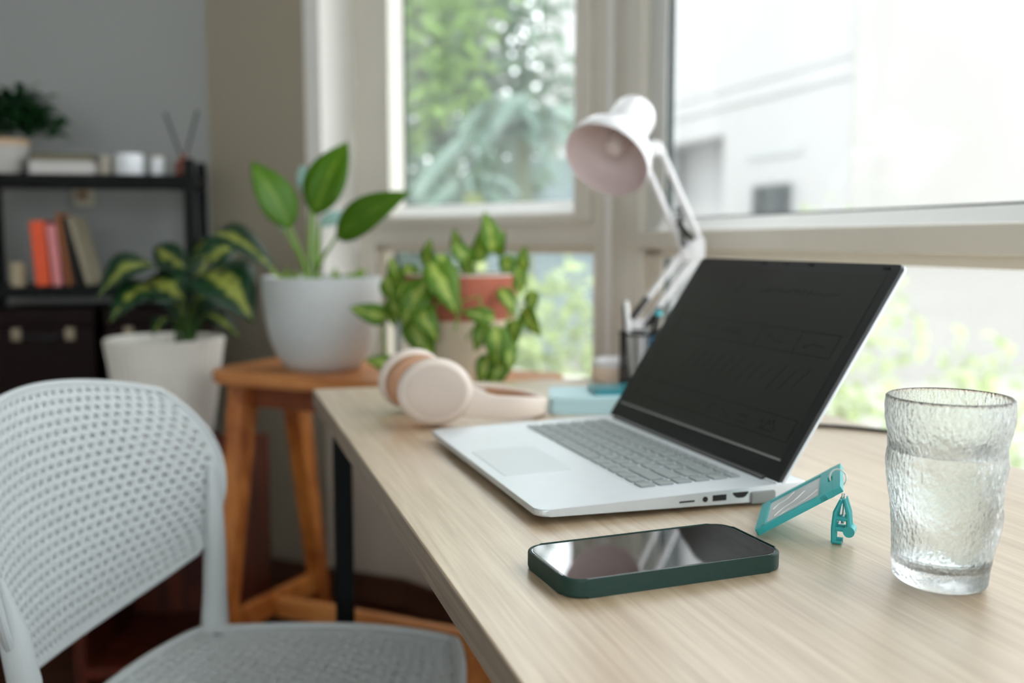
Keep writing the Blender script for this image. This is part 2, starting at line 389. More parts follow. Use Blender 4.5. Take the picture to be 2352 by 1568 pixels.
window_right(2, .145, 1.95)
struct('trim_2', MB().b2(1.95, 2.07, -.016, .10, .595, 2.3, FR_, .004), M_frame)
window_right(3, 2.07, 3.5)
w4 = sempty('window_4'); FB_ = frameM(P1, -nD, dD)       # unseen window added behind the camera to fill the shaded side of the room
m = MB(); m.b2(.5, .57, 0, .09, .7, 2.4, FB_, .004); m.b2(3.43, 3.5, 0, .09, .7, 2.4, FB_, .004); m.b2(1.96, 2.04, 0, .09, .7, 2.4, FB_, .004); m.b2(.5, 3.5, 0, .09, .7, .77, FB_, .004); m.b2(.5, 3.5, 0, .09, 2.33, 2.4, FB_, .004)
m.build('window_frame', M_frame, w4)
for a, b in ((.56, 1.97), (2.03, 3.44)): MB().b2(a, b, .05, .056, .76, 2.34, FB_).build('pane', M_pane, w4)

# ------------------------------------------------------------------ desk
DT = .74
DK = Vector((-.3013, 1.4952, 0)); DWd, DLn = .617, 1.2
dc = DK + nD * DWd / 2 + dD * DLn / 2
dr = math.atan2(.2912, .9567)
desk = thing('desk', 'light oak desk with square black metal legs in front of the windows', 'desk', (dc.x, dc.y, 0), dr)
MB().box((0, 0, DT - .0125), (DWd, DLn, .025), bev=.0012).build('tabletop', M_oak, desk)
m = MB(); e = .0006
m.b2(-DWd / 2 - e, -DWd / 2 + .001, -DLn / 2, DLn / 2, DT - .0238, DT - .0012); m.b2(DWd / 2 - .001, DWd / 2 + e, -DLn / 2, DLn / 2, DT - .0238, DT - .0012)
m.b2(-DWd / 2, DWd / 2, DLn / 2 - .001, DLn / 2 + e, DT - .0238, DT - .0012); m.b2(-DWd / 2, DWd / 2, -DLn / 2 - e, -DLn / 2 + .001, DT - .0238, DT - .0012)
m.build('shaded_edge_band', M_oakshade, desk)
for sx in (-1, 1):
    for sy in (-1, 1):
        MB().box((sx * (DWd / 2 - .035), sy * (DLn / 2 - .058), (DT - .025) / 2), (.026, .026, DT - .025), bev=.002).build('leg', M_black, desk)
m = MB()
for sx in (-1, 1): m.b2(sx * (DWd / 2 - .035) - .012, sx * (DWd / 2 - .035) + .012, -DLn / 2 + .071, DLn / 2 - .071, DT - .05, DT - .025)
for sy in (-1, 1): m.b2(-DWd / 2 + .048, DWd / 2 - .048, sy * (DLn / 2 - .058) - .012, sy * (DLn / 2 - .058) + .012, DT - .05, DT - .025)
m.build('under_frame', M_black, desk)

# ------------------------------------------------------------------ laptop (x left->right, y front->rear)
LA = .3197; LW, LD = .3575, .236
lap = thing('laptop', 'open silver laptop with dark screen standing on the oak desk', 'laptop', (-.0918, 1.1062, DT), LA - math.pi / 2)
def wedge(zb, zt0, zt1, y0, y1, x0, x1, r, bev):
    m = MB(); pts = rrect(x1 - x0, y1 - y0, r, 5, ((x0 + x1) / 2, (y0 + y1) / 2)); m.prism(pts, 0, 1, bev=0)
    for v in m.bm.verts:
        f = (v.co.y - y0) / (y1 - y0)
        v.co.z = (zt0 + (zt1 - zt0) * f) if v.co.z > .5 else zb + (.004 * (1 - f))
    es = [e_ for e_ in m.bm.edges if abs(e_.verts[0].co.z - e_.verts[1].co.z) < .004 and len(e_.link_faces) == 2]
    bmesh.ops.bevel(m.bm, geom=es, offset=bev, segments=3, affect='EDGES', profile=.6)
    return m
ZF, ZR = .0125, .0175
def deck(y): return ZF + (ZR - ZF) * y / LD
m = wedge(.003, ZF, ZR, 0, LD - .008, 0, LW, .010, .0016)
for x0 in (0, LW - .026): m.b2(x0, x0 + .026, LD - .02, LD + .010, .004, .0185, bev=.002)
base = m.build('base', M_silver, lap)
for x in (.03, LW - .03):
    for y in (.02, LD - .04): MB().lathe([(0, 0), (.006, 0), (.006, .006), (0, .006)], 12, (x, y, 0)).build('rubber_foot', M_port, lap)
tilt = math.atan2(ZR - ZF, LD)
DK_M = Matrix.Translation((0, 0, ZF)) @ Matrix.Rotation(tilt, 4, 'X')
MB().prism(rrect(.110, .066, .003, 3, (.182, .044)), -.0005, .00035, DK_M).build('touchpad', M_pad, lap)
kb = MB().prism(rrect(.306, .106, .003, 3, (.1755, .1545)), -.0005, .0002, DK_M).build('keyboard', M_silver, lap)
U = .30 / 16
rows = [[1.2] * 4 + [5] + [1.2, 1, 1, 1, 1, 1], [2.3] + [1] * 10 + [2.7, 1], [1.8] + [1] * 11 + [2.2, 1], [1.5] + [1] * 12 + [1.5, 1], [1] * 13 + [2, 1], [1] * 16]
kmesh = {}
ky = .1035
for ri, row in enumerate(rows):
    kh = .0175 if ri < 5 else .0125
    x = .0255
    for wu in row:
        key = (round(wu, 2), kh)
        if key not in kmesh:
            mm = MB(); mm.prism(rrect(wu * U - .0034, kh - .0034, .0015, 3), 0, .0013, bev=.0003)
            o = mm.build('key', M_key, kb); kmesh[key] = o.data
        else:
            o = bpy.data.objects.new('key', kmesh[key]); C.objects.link(o); o.parent = kb
        o.matrix_local = DK_M @ Matrix.Translation((x + wu * U / 2, ky + kh / 2, .0002))
        x += wu * U
    ky += kh
# right-hand ports
xs = LW
m = MB(); m.b2(xs - .002, xs + .0003, .124, .138, .0085, .0099); m.build('card_slot', M_port, lap)
m = MB(); m.lathe([(0, 0), (.0024, 0), (.0024, .0012), (0, .0012)], 16, M=axisM((xs - .0007, .148, .0098), (1, 0, 0))); m.build('audio_jack', M_port, lap)
m = MB(); m.b2(xs - .002, xs + .0003, .155, .168, .0075, .0126); m.build('usb_port', M_port, lap)
m = MB(); m.b2(xs - .001, xs + .0002, .171, .1895, .0068, .0146); m.build('network_port_frame', M_silver, lap)
m = MB(); m.prism([(.174, .0122), (.1765, .0095), (.179, .0085), (.184, .0085), (.1865, .0095), (.189, .0122), (.189, .0134), (.174, .0134)], 0, .0012, Matrix(((0, 0, 1, xs - .0008), (1, 0, 0, 0), (0, 1, 0, 0), (0, 0, 0, 1)))); m.build('network_port', M_port, lap)
m = MB(); m.box((xs + .0005, .203, .0075), (.004, .024, .0105), bev=.0018); m.build('port_cover', M_grey, lap)
LID = .9925; Ll = .2225
LM = Matrix.Translation((0, .2182, .018)) @ Matrix.Rotation(LID, 4, 'X')
m = MB(); m.prism(rrect(LW, Ll + .006, .006, 4, (LW / 2, Ll / 2 - .003)), -.0065, -.0032, LM, .0012); lid = m.build('lid_back', M_silver, lap)
m = MB(); m.prism(rrect(LW - .002, Ll + .004, .005, 4, (LW / 2, Ll / 2 - .003)), -.0032, 0, LM, .0006); bz = m.build('screen_bezel', M_bezel, lap)
SX0, SX1, SY0, SY1 = .0135, LW - .0135, .0205, .2105
m = MB(); m.b2(SX0, SX1, SY0, SY1, -.001, .0002, LM); scr = m.build('screen', M_screen, lap)
m = MB(); m.b2(SX0, SX1, SY0 - .0022, SY0, -.001, .0006, LM); m.build('screen_edge_strip', M_grey, bz)
m = MB()
for x in (.14, .182, .224, .338): m.prism(rrect(.009, .0022, .0009, 3, (x, .2175)), -.0002, .0007, LM)
m.build('bezel_pads', M_port, bz)
m = MB(); m.tube([(.02, .2185, .0135), (LW - .02, .2185, .0135)], .0062, 14); m.build('hinge_bar', M_bezel, lap)
# faint dark wireframe drawing on the display
m = MB()
def ln(x0, y0, x1, y1, t=.0006):
    a, b = Vector((x0, y0, 0)), Vector((x1, y1, 0)); dd = (b - a).normalized(); p = Vector((-dd.y, dd.x, 0)) * t / 2
    m.prism([(v.x, v.y) for v in (a - p, b - p, b + p, a + p)], .0002, .00035, LM)
for (x0, x1, y0, y1) in ((.035, .331, .1205, .1445), (.033, .338, .0358, .0575)):
    ln(x0, y0, x1, y0); ln(x1, y0, x1, y1); ln(x1, y1, x0, y1); ln(x0, y1, x0, y0)
ln(.206, .1205, .206, .1445); ln(.274, .1205, .274, .1445)
for k in range(12):
    x = .10 + k * .0185; ln(x, .078 + .004 * (k % 3), x + .012, .104 + .003 * (k % 2), .0005)
def scrib(x0, x1, y, a):
    n = int((x1 - x0) / .0035); px, py = x0, y
    for i in range(n):
        qx, qy = x0 + (i + 1) * .0035, y + random.uniform(-a, a); ln(px, py, qx, qy, .0006); px, py = qx, qy
for (x0, x1, y, a) in ((.10, .125, .134, .004), (.135, .17, .133, .003), (.222, .256, .132, .004), (.285, .318, .131, .004), (.19, .205, .047, .005), (.217, .235, .047, .005), (.248, .268, .047, .004), (.285, .315, .047, .006), (.05, .06, .047, .004), (.11, .13, .185, .007), (.16, .30, .186, .003)): scrib(x0, x1, y, a)
for x0, x1 in ((.19, .206), (.217, .236), (.248, .27), (.285, .31)): ln(x0, .041, x1, .041)
m.build('screen_drawing', M_sketch, scr)

# ------------------------------------------------------------------ phone
ph = thing('phone', 'phone in a dark green case lying face up on the desk', 'phone', (.0975, .6695, DT + .0003), R(21.4)); ph.rotation_euler = (R(.4), 0, R(21.4))
PL, PW, PH = .1645, .0790, .0125
m = MB(); m.prism(rrect(PL, PW, .0145, 8), 0, PH, bev=.0018, seg=3)
top = max(m.bm.faces, key=lambda f: f.calc_center_median().z * 10 + f.calc_area())
r_ = bmesh.ops.inset_region(m.bm, faces=[top], thickness=.0006, depth=0)
bmesh.ops.inset_region(m.bm, faces=[top], thickness=.0003, depth=-.0012)
case = m.build('case', M_case, ph); MB().prism(rrect(.036, .034, .008, 5, (-.055, .017)), -.0003, 0).build('camera_bump', M_case, ph)
m = MB(); m.prism(rrect(PL - .0046, PW - .0046, .0126, 8), PH - .0040, PH - .0006, bev=.0003); m.build('metal_rim', M_chrome, ph)
m = MB(); m.prism(rrect(PL - .0062, PW - .0062, .0118, 8), PH - .003, PH - .0003); m.build('screen', M_pglass, ph)
m = MB(); m.b2(-PL / 2 + .0012, -PL / 2 + .0026, -.018, .018, PH - .0022, PH - .0001); m.build('speaker_cutout', M_grey, ph)

# ------------------------------------------------------------------ badge holder
bth = 1.2539; bw, bl, bal = .080, .072, .5759
wv = Vector((math.cos(bth), math.sin(bth), 0)); vv = Vector((math.sin(bth), -math.cos(bth), 0))
bd = thing('badge_holder', 'teal plastic badge holder propped up on its clip between phone and laptop', 'badge holder', (.1836, .7362, DT))
lv = vv * math.cos(bal) + Vector((0, 0, math.sin(bal))); nv = wv.cross(lv).normalized(); nv = nv if nv.z > 0 else -nv
BM = Matrix((wv, lv, nv)).transposed().to_4x4(); BM.translation = Vector((0, 0, .006))
m = MB()
T = .005
m.prism(rrect(bw, .008, .002, 3, (bw / 2, .004)), -T, 0, BM); m.b2(0, .007, .005, bl - .012, -T, 0, BM, .0006); m.b2(bw - .007, bw, .005, bl - .012, -T, 0, BM, .0006)
m.b2(.001, bw - .001, .006, bl - .016, -T, -.003, BM)
# header strip with slot
sx0, sx1 = bw / 2 - .008, bw / 2 + .008
m.b2(0, bw, bl - .018, bl - .011, -T, 0, BM, .0005); m.b2(0, bw, bl - .007, bl, -T, 0, BM, .0006)
m.b2(0, sx0, bl - .0112, bl - .0068, -T, 0, BM); m.b2(sx1, bw, bl - .0112, bl - .0068, -T, 0, BM)
m.build('frame', M_teal, bd)
m = MB(); m.b2(.0072, bw - .0072, .0082, bl - .0182, -.0028, -.0012, BM); m.build('clear_window', M_card, bd)
m = MB()
for (a, b_) in (((.02, .015), (.05, .040)), ((.012, .02), (.03, .052)), ((.045, .012), (.066, .03))):
    a, b_ = Vector((*a, 0)), Vector((*b_, 0)); n_ = 8
    m.tube([BM @ Vector((a.x + (b_.x - a.x) * i / n_ + .003 * math.sin(i * .9), a.y + (b_.y - a.y) * i / n_, -.0011)) for i in range(n_ + 1)], .0003, 5)
m.build('window_crease', M_cord, bd)
# elastic loop through the slot and over the top edge
m = MB(); cpt = BM @ Vector((bw / 2, bl - .003, -.002)); pts = []
for k in range(20):
    a = k * 2 * math.pi / 20; pts.append(cpt + lv * (.0062 * math.cos(a)) + nv * (.006 * math.sin(a)) + wv * .004 * math.sin(a))
m.loop(pts, .0007, 6); m.build('elastic_loop', M_cord, bd)
# clip: two hinged arms standing on the desk
cx = BM @ Vector((.012, bl - .006, -T)); foot = Vector((cx.x + .001, cx.y - .004, 0)); hz = cx.z
cl = MB()
cdv = Vector((.9, -.43, 0)).normalized(); cs = Vector((-cdv.y, cdv.x, 0))
def P(a, z, s=0): return (foot + cdv * a + cs * s + Vector((0, 0, z)))
for s in (-.004, .004):
    cl.tube([P(-.003, .0015, s), P(-.003, .012, s), P(-.002, .024, s), P(.002, hz - .004, s)], [.0018, .0021, .002, .0016], 8)
    cl.tube([P(.008, .011, s), P(.007, .024, s), P(.004, hz - .003, s)], [.0022, .0019, .0015], 8)
for z, a0, a1 in ((.0115, -.003, .0085), (.0195, -.002, .0075)):
    cl.tube([P(a0, z, -.004), P(a1, z, -.004)], .0018, 8); cl.tube([P(a0, z, .004), P(a1, z, .004)], .0018, 8)
cl.tube([P(-.004, .0016, -.004), P(.003, .0016, -.004)], .0016, 8); cl.tube([P(-.004, .0016, .004), P(.003, .0016, .004)], .0016, 8)
cl.tube([P(.008, .0105, -.0062), P(.008, .0105, .0062)], .0042, 14); cl.tube([P(-.003, .0016, -.005), P(-.003, .0016, .005)], .0016, 8); cl.tube([P(-.0025, .016, -.005), P(-.0025, .016, .005)], .0018, 8)
clip = cl.build('clip', M_teal, bd)
m = MB(); m.tube([P(.0015, .015), P(.003, hz - .006), P(.003, hz)], [.0024, .002, .0016], 8, flat=.4); m.build('metal_tongue', M_chrome, clip)

# ------------------------------------------------------------------ tumbler of water
gl = thing('tumbler', 'tall rippled clear glass tumbler of water on the right of the desk', 'glass', (.2835, .6385, DT))
gp = [(0, .024), (.002, .0275), (.006, .0296), (.019, .0316), (.035, .0328), (.051, .0346), (.067, .0356), (.0816, .0372), (.0888, .0366), (.10, .0378), (.11, .0394), (.119, .0393), (.1235, .0390)]
def gr(z):
    for (a, ra), (b_, rb) in zip(gp, gp[1:]):
        if a <= z <= b_:
            t = (z - a) / (b_ - a); return ra + (rb - ra) * t
    return gp[-1][1]
from mathutils import noise as mnoise
def gbump(th, z, k=1.0):
    if z < .004 or z > .117: s = max(0, min(z / .004, (.1235 - z) / .0065))
    else: s = 1
    p = Vector((math.cos(th) * 1.5, math.sin(th) * 1.5, z * 34))
    q = Vector((math.cos(th) * 11, math.sin(th) * 11, z * 150)); q2 = Vector((math.cos(th) * 26, math.sin(th) * 26, z * 330 + 7))
    return k * s * (.0034 * min(1, max(.15, (.112 - z) / .02)) * mnoise.noise(p) + .00050 * mnoise.noise(q) + .00022 * mnoise.noise(q2))
m = MB(); SEG, NZ = 160, 130
bm = m.bm; ringsO = []; ringsI = []
for j in range(NZ + 1):
    z = .1232 * j / NZ
    ringsO.append([bm.verts.new(((gr(z) + gbump(2 * math.pi * k / SEG, z)) * math.cos(2 * math.pi * k / SEG), (gr(z) + gbump(2 * math.pi * k / SEG, z)) * math.sin(2 * math.pi * k / SEG), z)) for k in range(SEG)])
ZB = .013
for j in range(61):
    z = .1232 - (.1232 - ZB) * j / 60
    th_ = .0026 if z > .02 else .0036 + (.02 - z) * .6
    ringsI.append([bm.verts.new(((gr(z) - th_) * math.cos(2 * math.pi * k / SEG), (gr(z) - th_) * math.sin(2 * math.pi * k / SEG), z + (.0007 * mnoise.noise(Vector((k * .9, 3, 1))) if j == 60 else 0))) for k in range(SEG)])
rim = []
for k in range(SEG):
    a = 2 * math.pi * k / SEG; r0 = gr(.1235) - .0013; rim.append(bm.verts.new((r0 * math.cos(a), r0 * math.sin(a), .1243)))
allr = ringsO + [rim] + ringsI
for A, B in zip(allr, allr[1:]):
    for k in range(SEG): bm.faces.new((A[k], A[(k + 1) % SEG], B[(k + 1) % SEG], B[k]))
c0 = bm.verts.new((0, 0, .0012)); c1 = bm.verts.new((0, 0, ZB + .001))
mid0 = [bm.verts.new((.014 * math.cos(2 * math.pi * k / SEG), .014 * math.sin(2 * math.pi * k / SEG), .001)) for k in range(SEG)]
mid1 = [bm.verts.new((.015 * math.cos(2 * math.pi * k / SEG), .015 * math.sin(2 * math.pi * k / SEG), ZB + .0012 * mnoise.noise(Vector((math.cos(2 * math.pi * k / SEG) * 5, math.sin(2 * math.pi * k / SEG) * 5, 0))))) for k in range(SEG)]
for k in range(SEG):
    k2 = (k + 1) % SEG
    bm.faces.new((ringsO[0][k2], ringsO[0][k], mid0[k], mid0[k2])); bm.faces.new((mid0[k2], mid0[k], c0))
    bm.faces.new((ringsI[-1][k], ringsI[-1][k2], mid1[k2], mid1[k])); bm.faces.new((mid1[k], mid1[k2], c1))
m.build('glass_body', M_glass, gl, smooth=60)
m = MB(); WZ = .0885; prof = [(0, ZB + .0022)]
for j in range(30):
    z = ZB + .0022 + (WZ - ZB - .0022) * j / 29; th_ = .0026 if z > .02 else .0036 + (.02 - z) * .6
    prof.append((gr(z) - th_ - .00015, z))
prof += [(.02, WZ - .0003), (0, WZ - .0003)]
m.lathe(prof, 96); m.build('water', M_water, gl)

# ------------------------------------------------------------------ headphones
hp = thing('headphones', 'cream over-ear headphones with tan headband lining lying left of the laptop', 'headphones', (-.108, 1.247, DT), math.atan2(.33, .945))
# local x = towards the band, y = from near cup to far cup
for s, name in ((-1, 'ear_cup'), (1, 'ear_cup')):
    ax = Vector((-.18, s * 1, .16)).normalized()
    Mx = axisM((-.004, s * .056, .0425), ax, (1, 0, 0))
    m = MB(); m.lathe([(0, -.006), (.037, -.006), (.0395, 0), (.0405, .006), (.0385, .012), (.035, .0165), (.0325, .0182), (.032, .0180)], 40, M=Mx, sx=1.14)
    m.lathe([(.032, .0180), (.030, .0190), (.015, .0200), (0, .0203)], 40, M=Mx, sx=1.14)
    cup = m.build(name, M_cream, hp)
    MB().lathe([(.0317, .0186), (.0298, .0196), (.015, .0207), (0, .0210)], 40, M=Mx, sx=1.14).build('cup_face', M_creamf, cup)
    MB().lathe([(0, -.010), (.018, -.011), (.022, -.019), (.029, -.023), (.036, -.019), (.0375, -.011), (.036, -.005), (0, -.005)], 40, M=Mx, sx=1.14).build('ear_cushion', M_tan, cup)
def bandpath():
    out = []
    for k in range(41):
        a = -math.pi / 2 + math.pi * k / 40
        x = .045 + .110 * max(0, math.cos(a)) ** .75 if k not in (0, 40) else .045
        y = .066 * (math.sin(a) if abs(math.sin(a)) < 1 else math.copysign(1, math.sin(a)))
        out.append((x, y))
    return [(.018, -.067), (.03, -.0675)] + out + [(.03, .0675), (.018, .067)]
def strip(path, hs, zs, th, off):
    m = MB(); n = len(path); rings = []
    for i, (x, y) in enumerate(path):
        a = Vector((*path[max(0, i - 1)], 0)); b_ = Vector((*path[min(n - 1, i + 1)], 0)); t = (b_ - a).normalized(); nn_ = Vector((t.y, -t.x, 0))
        c_ = Vector((x, y, 0)) + nn_ * off; h = hs(i / (n - 1)); z = zs(i / (n - 1)); ring = []
        for k in range(12):
            q = k * 2 * math.pi / 12; cx_, sx_ = math.cos(q), math.sin(q)
            ring.append(m.bm.verts.new(c_ + nn_ * th / 2 * math.copysign(abs(cx_) ** .6, cx_) + Vector((0, 0, z + h / 2 * math.copysign(abs(sx_) ** .5, sx_)))))
        rings.append(ring)
    for A, B in zip(rings, rings[1:]):
        for k in range(12): m.bm.faces.new((A[k], A[(k + 1) % 12], B[(k + 1) % 12], B[k]))
    m.bm.faces.new(rings[0][::-1]); m.bm.faces.new(rings[-1]); return m
bp = bandpath()
hgt = lambda t: .0205 + .010 * min(1, 2 * abs(t - .5)) + .022 * max(0, (abs(t - .5) - .42) / .08) ** 1.5
zz = lambda t: .0108 + .013 * (2 * abs(t - .5)) ** 1.3 + .016 * max(0, (abs(t - .5) - .42) / .08) ** 1.2
strip(bp, hgt, zz, .0075, 0).build('headband', M_cream, hp)
strip(bp[7:-7], lambda t: .017, lambda t: zz(.5 + (t - .5) * .72), .006, -.0055).build('headband_lining', M_tan, hp)

# ------------------------------------------------------------------ other things on the desk
bx = thing('storage_box', 'flat pale blue plastic box behind the laptop beside the headphones', 'box', (.108, 1.322, DT), R(-2))
m = MB(); m.prism(rrect(.116, .096, .008, 5), 0, .0145, bev=.002); m.build('box_body', M_blue, bx)
m = MB(); m.prism(rrect(.117, .097, .008, 5), .0150, .0225, bev=.002); m.build('box_lid', M_blue, bx)
cb = MB().prism(rrect(.062, .056, .004, 4), 0, .007, bev=.001).build('acrylic_block', M_cyan); cb.location = (.137, 1.325, DT + .0225); cb.rotation_euler = (0, 0, R(6))
tag(cb, 'flat translucent cyan block lying on the pale blue box', 'block')
rb = thing('round_box', 'small round white box with domed lid left of the mesh pen cup', 'box', (.161, 1.590, DT))
MB().lathe([(0, 0), (.031, 0), (.033, .003), (.033, .024), (0, .024)], 40).build('box_body', mat('beige_enamel', (224, 205, 188), .4, var=.01), rb)
MB().lathe([(0, .0245), (.0335, .0245), (.0335, .028), (.030, .034), (.02, .0375), (0, .0385)], 40).build('lid', M_white, rb)
pc = thing('pen_cup', 'black wire mesh pen cup standing behind the laptop screen', 'pen cup', (.199, 1.530, DT))
PR, PHt = .0325, .083
m = MB(); n_ = 36
for k in range(n_):
    for sg in (-1, 1):
        pts = []
        for i in range(9):
            a = 2 * math.pi * (k / n_ + sg * i / 8 * 8 / n_); pts.append((PR * math.cos(a), PR * math.sin(a), .004 + (PHt - .006) * i / 8))
        m.tube(pts, .00055, 4, caps=False)
m.build('mesh_wall', M_black, pc)
circ = lambda r, z, n=40: [(r * math.cos(2 * math.pi * k / n), r * math.sin(2 * math.pi * k / n), z) for k in range(n)]
m = MB(); m.loop(circ(PR, PHt), .0022, 8); m.build('rim', M_black, pc)
MB().lathe([(0, 0), (PR + .001, 0), (PR + .001, .006), (0, .003)], 40).build('base', M_black, pc)
def pen(nm, label, a, b_, r, col, tipc=None):
    o = thing(nm, label, nm.replace('_', ' '), tuple(Vector(a)))
    d_ = Vector(b_) - Vector(a); MB().tube([d_ * .06, d_ * .94], r, 10).build('barrel', mat(nm + '_barrel', col, .35, var=.03), o)
    MB().tube([(0, 0, 0), d_ * .06], [r * .3, r], 10).build('tip', M_chrome, o)
    MB().tube([d_ * .94, d_], [r * 1.05, r * .8], 10).build('end_cap', mat(nm + '_cap', tipc or col, .4, var=.03), o)
    return o
zc = DT + .0042
pen('pen', 'white pen standing upright at the left of the mesh pen cup', (.186, 1.531, zc), (.176, 1.533, zc + .128), .0036, (226, 226, 224), (210, 212, 212))
pen('pencil', 'slim black pencil beside the white pen in the mesh cup', (.181, 1.538, zc), (.1735, 1.542, zc + .122), .0028, (30, 30, 32), (70, 70, 70))
pen('marker', 'deep blue marker leaning inside the mesh pen cup', (.196, 1.52, zc), (.216, 1.525, zc + .078), .0055, (24, 108, 150), (14, 60, 90))
pen('highlighter', 'black highlighter with teal cap leaning right in the mesh cup', (.206, 1.536, zc), (.2275, 1.538, zc + .112), .0058, (24, 26, 28), (70, 180, 190))
pen('ruler_pen', 'grey metal pen near the middle of the mesh cup', (.203, 1.515, zc), (.207, 1.523, zc + .088), .0034, (150, 154, 156)).name = 'ballpoint_pen'
m = MB(); pts = [(.30 + .145 * t, 1.19 - .045 * t + .02 * math.sin(3 * t), DT + .0022) for t in [i / 24 for i in range(25)]]
m.tube([(.25, 1.40, DT + .0022), (.275, 1.27, DT + .0022)] + pts, .0021, 8)
tag(m.build('power_cord', M_black), 'thin black power cord lying on the desk behind the glass', 'cord')

# ------------------------------------------------------------------ desk lamp (clamped to the far desk edge)
LP = Vector((.207, 1.618, 0))
lp = thing('desk_lamp', 'white swing-arm desk lamp with round metal shade clamped behind the pen cup', 'desk lamp', (LP.x, LP.y, DT))
def Lc(x, y, z): return Vector((x - LP.x, y - LP.y, z - DT))
m = MB(); m.b2(-.0095, .0095, -.018, .03, .0002, .008, bev=.002); m.tube([(0, 0, .006), (0, 0, .07)], [.009, .008], 14); m.b2(-.0095, .0095, .034, .042, -.06, .008, bev=.002); m.b2(-.0095, .0095, -.012, .042, -.06, -.053, bev=.002)
m.tube([(0, .004, -.055), (0, .004, -.027)], .005, 10); m.build('clamp', M_white, lp)
piv = Lc(.2025, 1.618, .828); elb = Lc(.293, 1.618, .950); hd = Lc(.2165, 1.590, 1.108)
def seg2(a, b_, off, r, name):
    d_ = (b_ - a).normalized(); p = Vector((d_.z, 0, -d_.x)).normalized() * off
    for s in (-1, 1):
        MB().tube([a + p * s, b_ + p * s], r, 10).build(name, M_white, lp)
    return p
p1 = seg2(piv, elb, .011, .0052, 'lower_arm'); p2 = seg2(elb, hd, .0155, .0052, 'upper_arm')
def spring(a, b_, r=.0052, turns=13):
    m = MB(); d_ = b_ - a; M_ = axisM(a, d_); n = turns * 10
    m.tube([M_ @ Vector((r * math.cos(i * 2 * math.pi / 10), r * math.sin(i * 2 * math.pi / 10), d_.length * i / n)) for i in range(n + 1)], .0012, 5); m.build('spring', M_black, lp)
dl = elb - piv; spring(piv + dl * .02 + p1 * 1.25 + Vector((0, -.010, 0)), piv + dl * .30 + p1 * 1.25 + Vector((0, -.010, 0)), .0045)
spring(piv + dl * .02 - p1 * 1.25 + Vector((0, -.010, 0)), piv + dl * .30 - p1 * 1.25 + Vector((0, -.010, 0)), .0045)
du = hd - elb; spring(elb + du * .06 + Vector((0, -.010, 0)) - p2 * .9, elb + du * .42 + Vector((0, -.010, 0)) + p2 * .2, .0045)
spring(elb + du * .08 + Vector((0, -.010, 0)) + p2 * .2, elb + du * .30 + Vector((0, -.010, 0)) - p2 * .5, .004)
def bracket(c, name, w_, h_):
    m = MB(); m.box(c, (w_, .018, h_), bev=.004); m.tube([c + Vector((0, -.013, 0)), c + Vector((0, .013, 0))], .005, 12); m.build(name, M_white, lp)
bracket(piv + Vector((0, 0, -.004)), 'lower_bracket', .032, .026); bracket(elb, 'elbow_bracket', .036, .034); bracket(hd, 'head_bracket', .034, .024)
oc = Lc(.1395, 1.500, 1.082); axd = Vector((.43, .60, .65)).normalized(); SM = axisM(oc, axd)
m = MB(); m.lathe([(.0665, 0), (.0672, .002), (.066, .016), (.060, .034), (.049, .049), (.036, .057), (.031, .059), (.031, .060)], 56, M=SM); shade = m.build('lamp_shade', M_white, lp, thick=0)
m = MB(); m.lathe([(.0665, 0), (.0650, .001), (.0638, .016), (.0580, .0325), (.047, .047), (.034, .0548), (.02, .056), (0, .056)], 56, M=SM); m.build('shade_lining', M_shadein, shade)
m = MB(); m.lathe([(0, .1275), (.02, .1268), (.031, .122), (.0345, .113), (.0355, .070), (.0355, .056), (.030, .055)], 40, M=SM); m.build('lamp_cap', M_white, lp)
m = MB(); m.lathe([(.016, .054), (.016, .044), (.014, .040), (.0145, .032), (.012, .026), (0, .024)], 28, M=SM); m.build('bulb', M_bulb, shade)
m = MB(); m.tube([oc + axd * .072 + Vector((.02, .01, -.016)), hd + Vector((0, 0, .0))], [.007, .007], 10); m.build('neck', M_white, lp)
m = MB(); m.tube([hd + Vector((-.004, -.012, .012)), hd + Vector((-.018, -.004, .045))], .004, 10); m.build('wing_knob', M_black, lp)

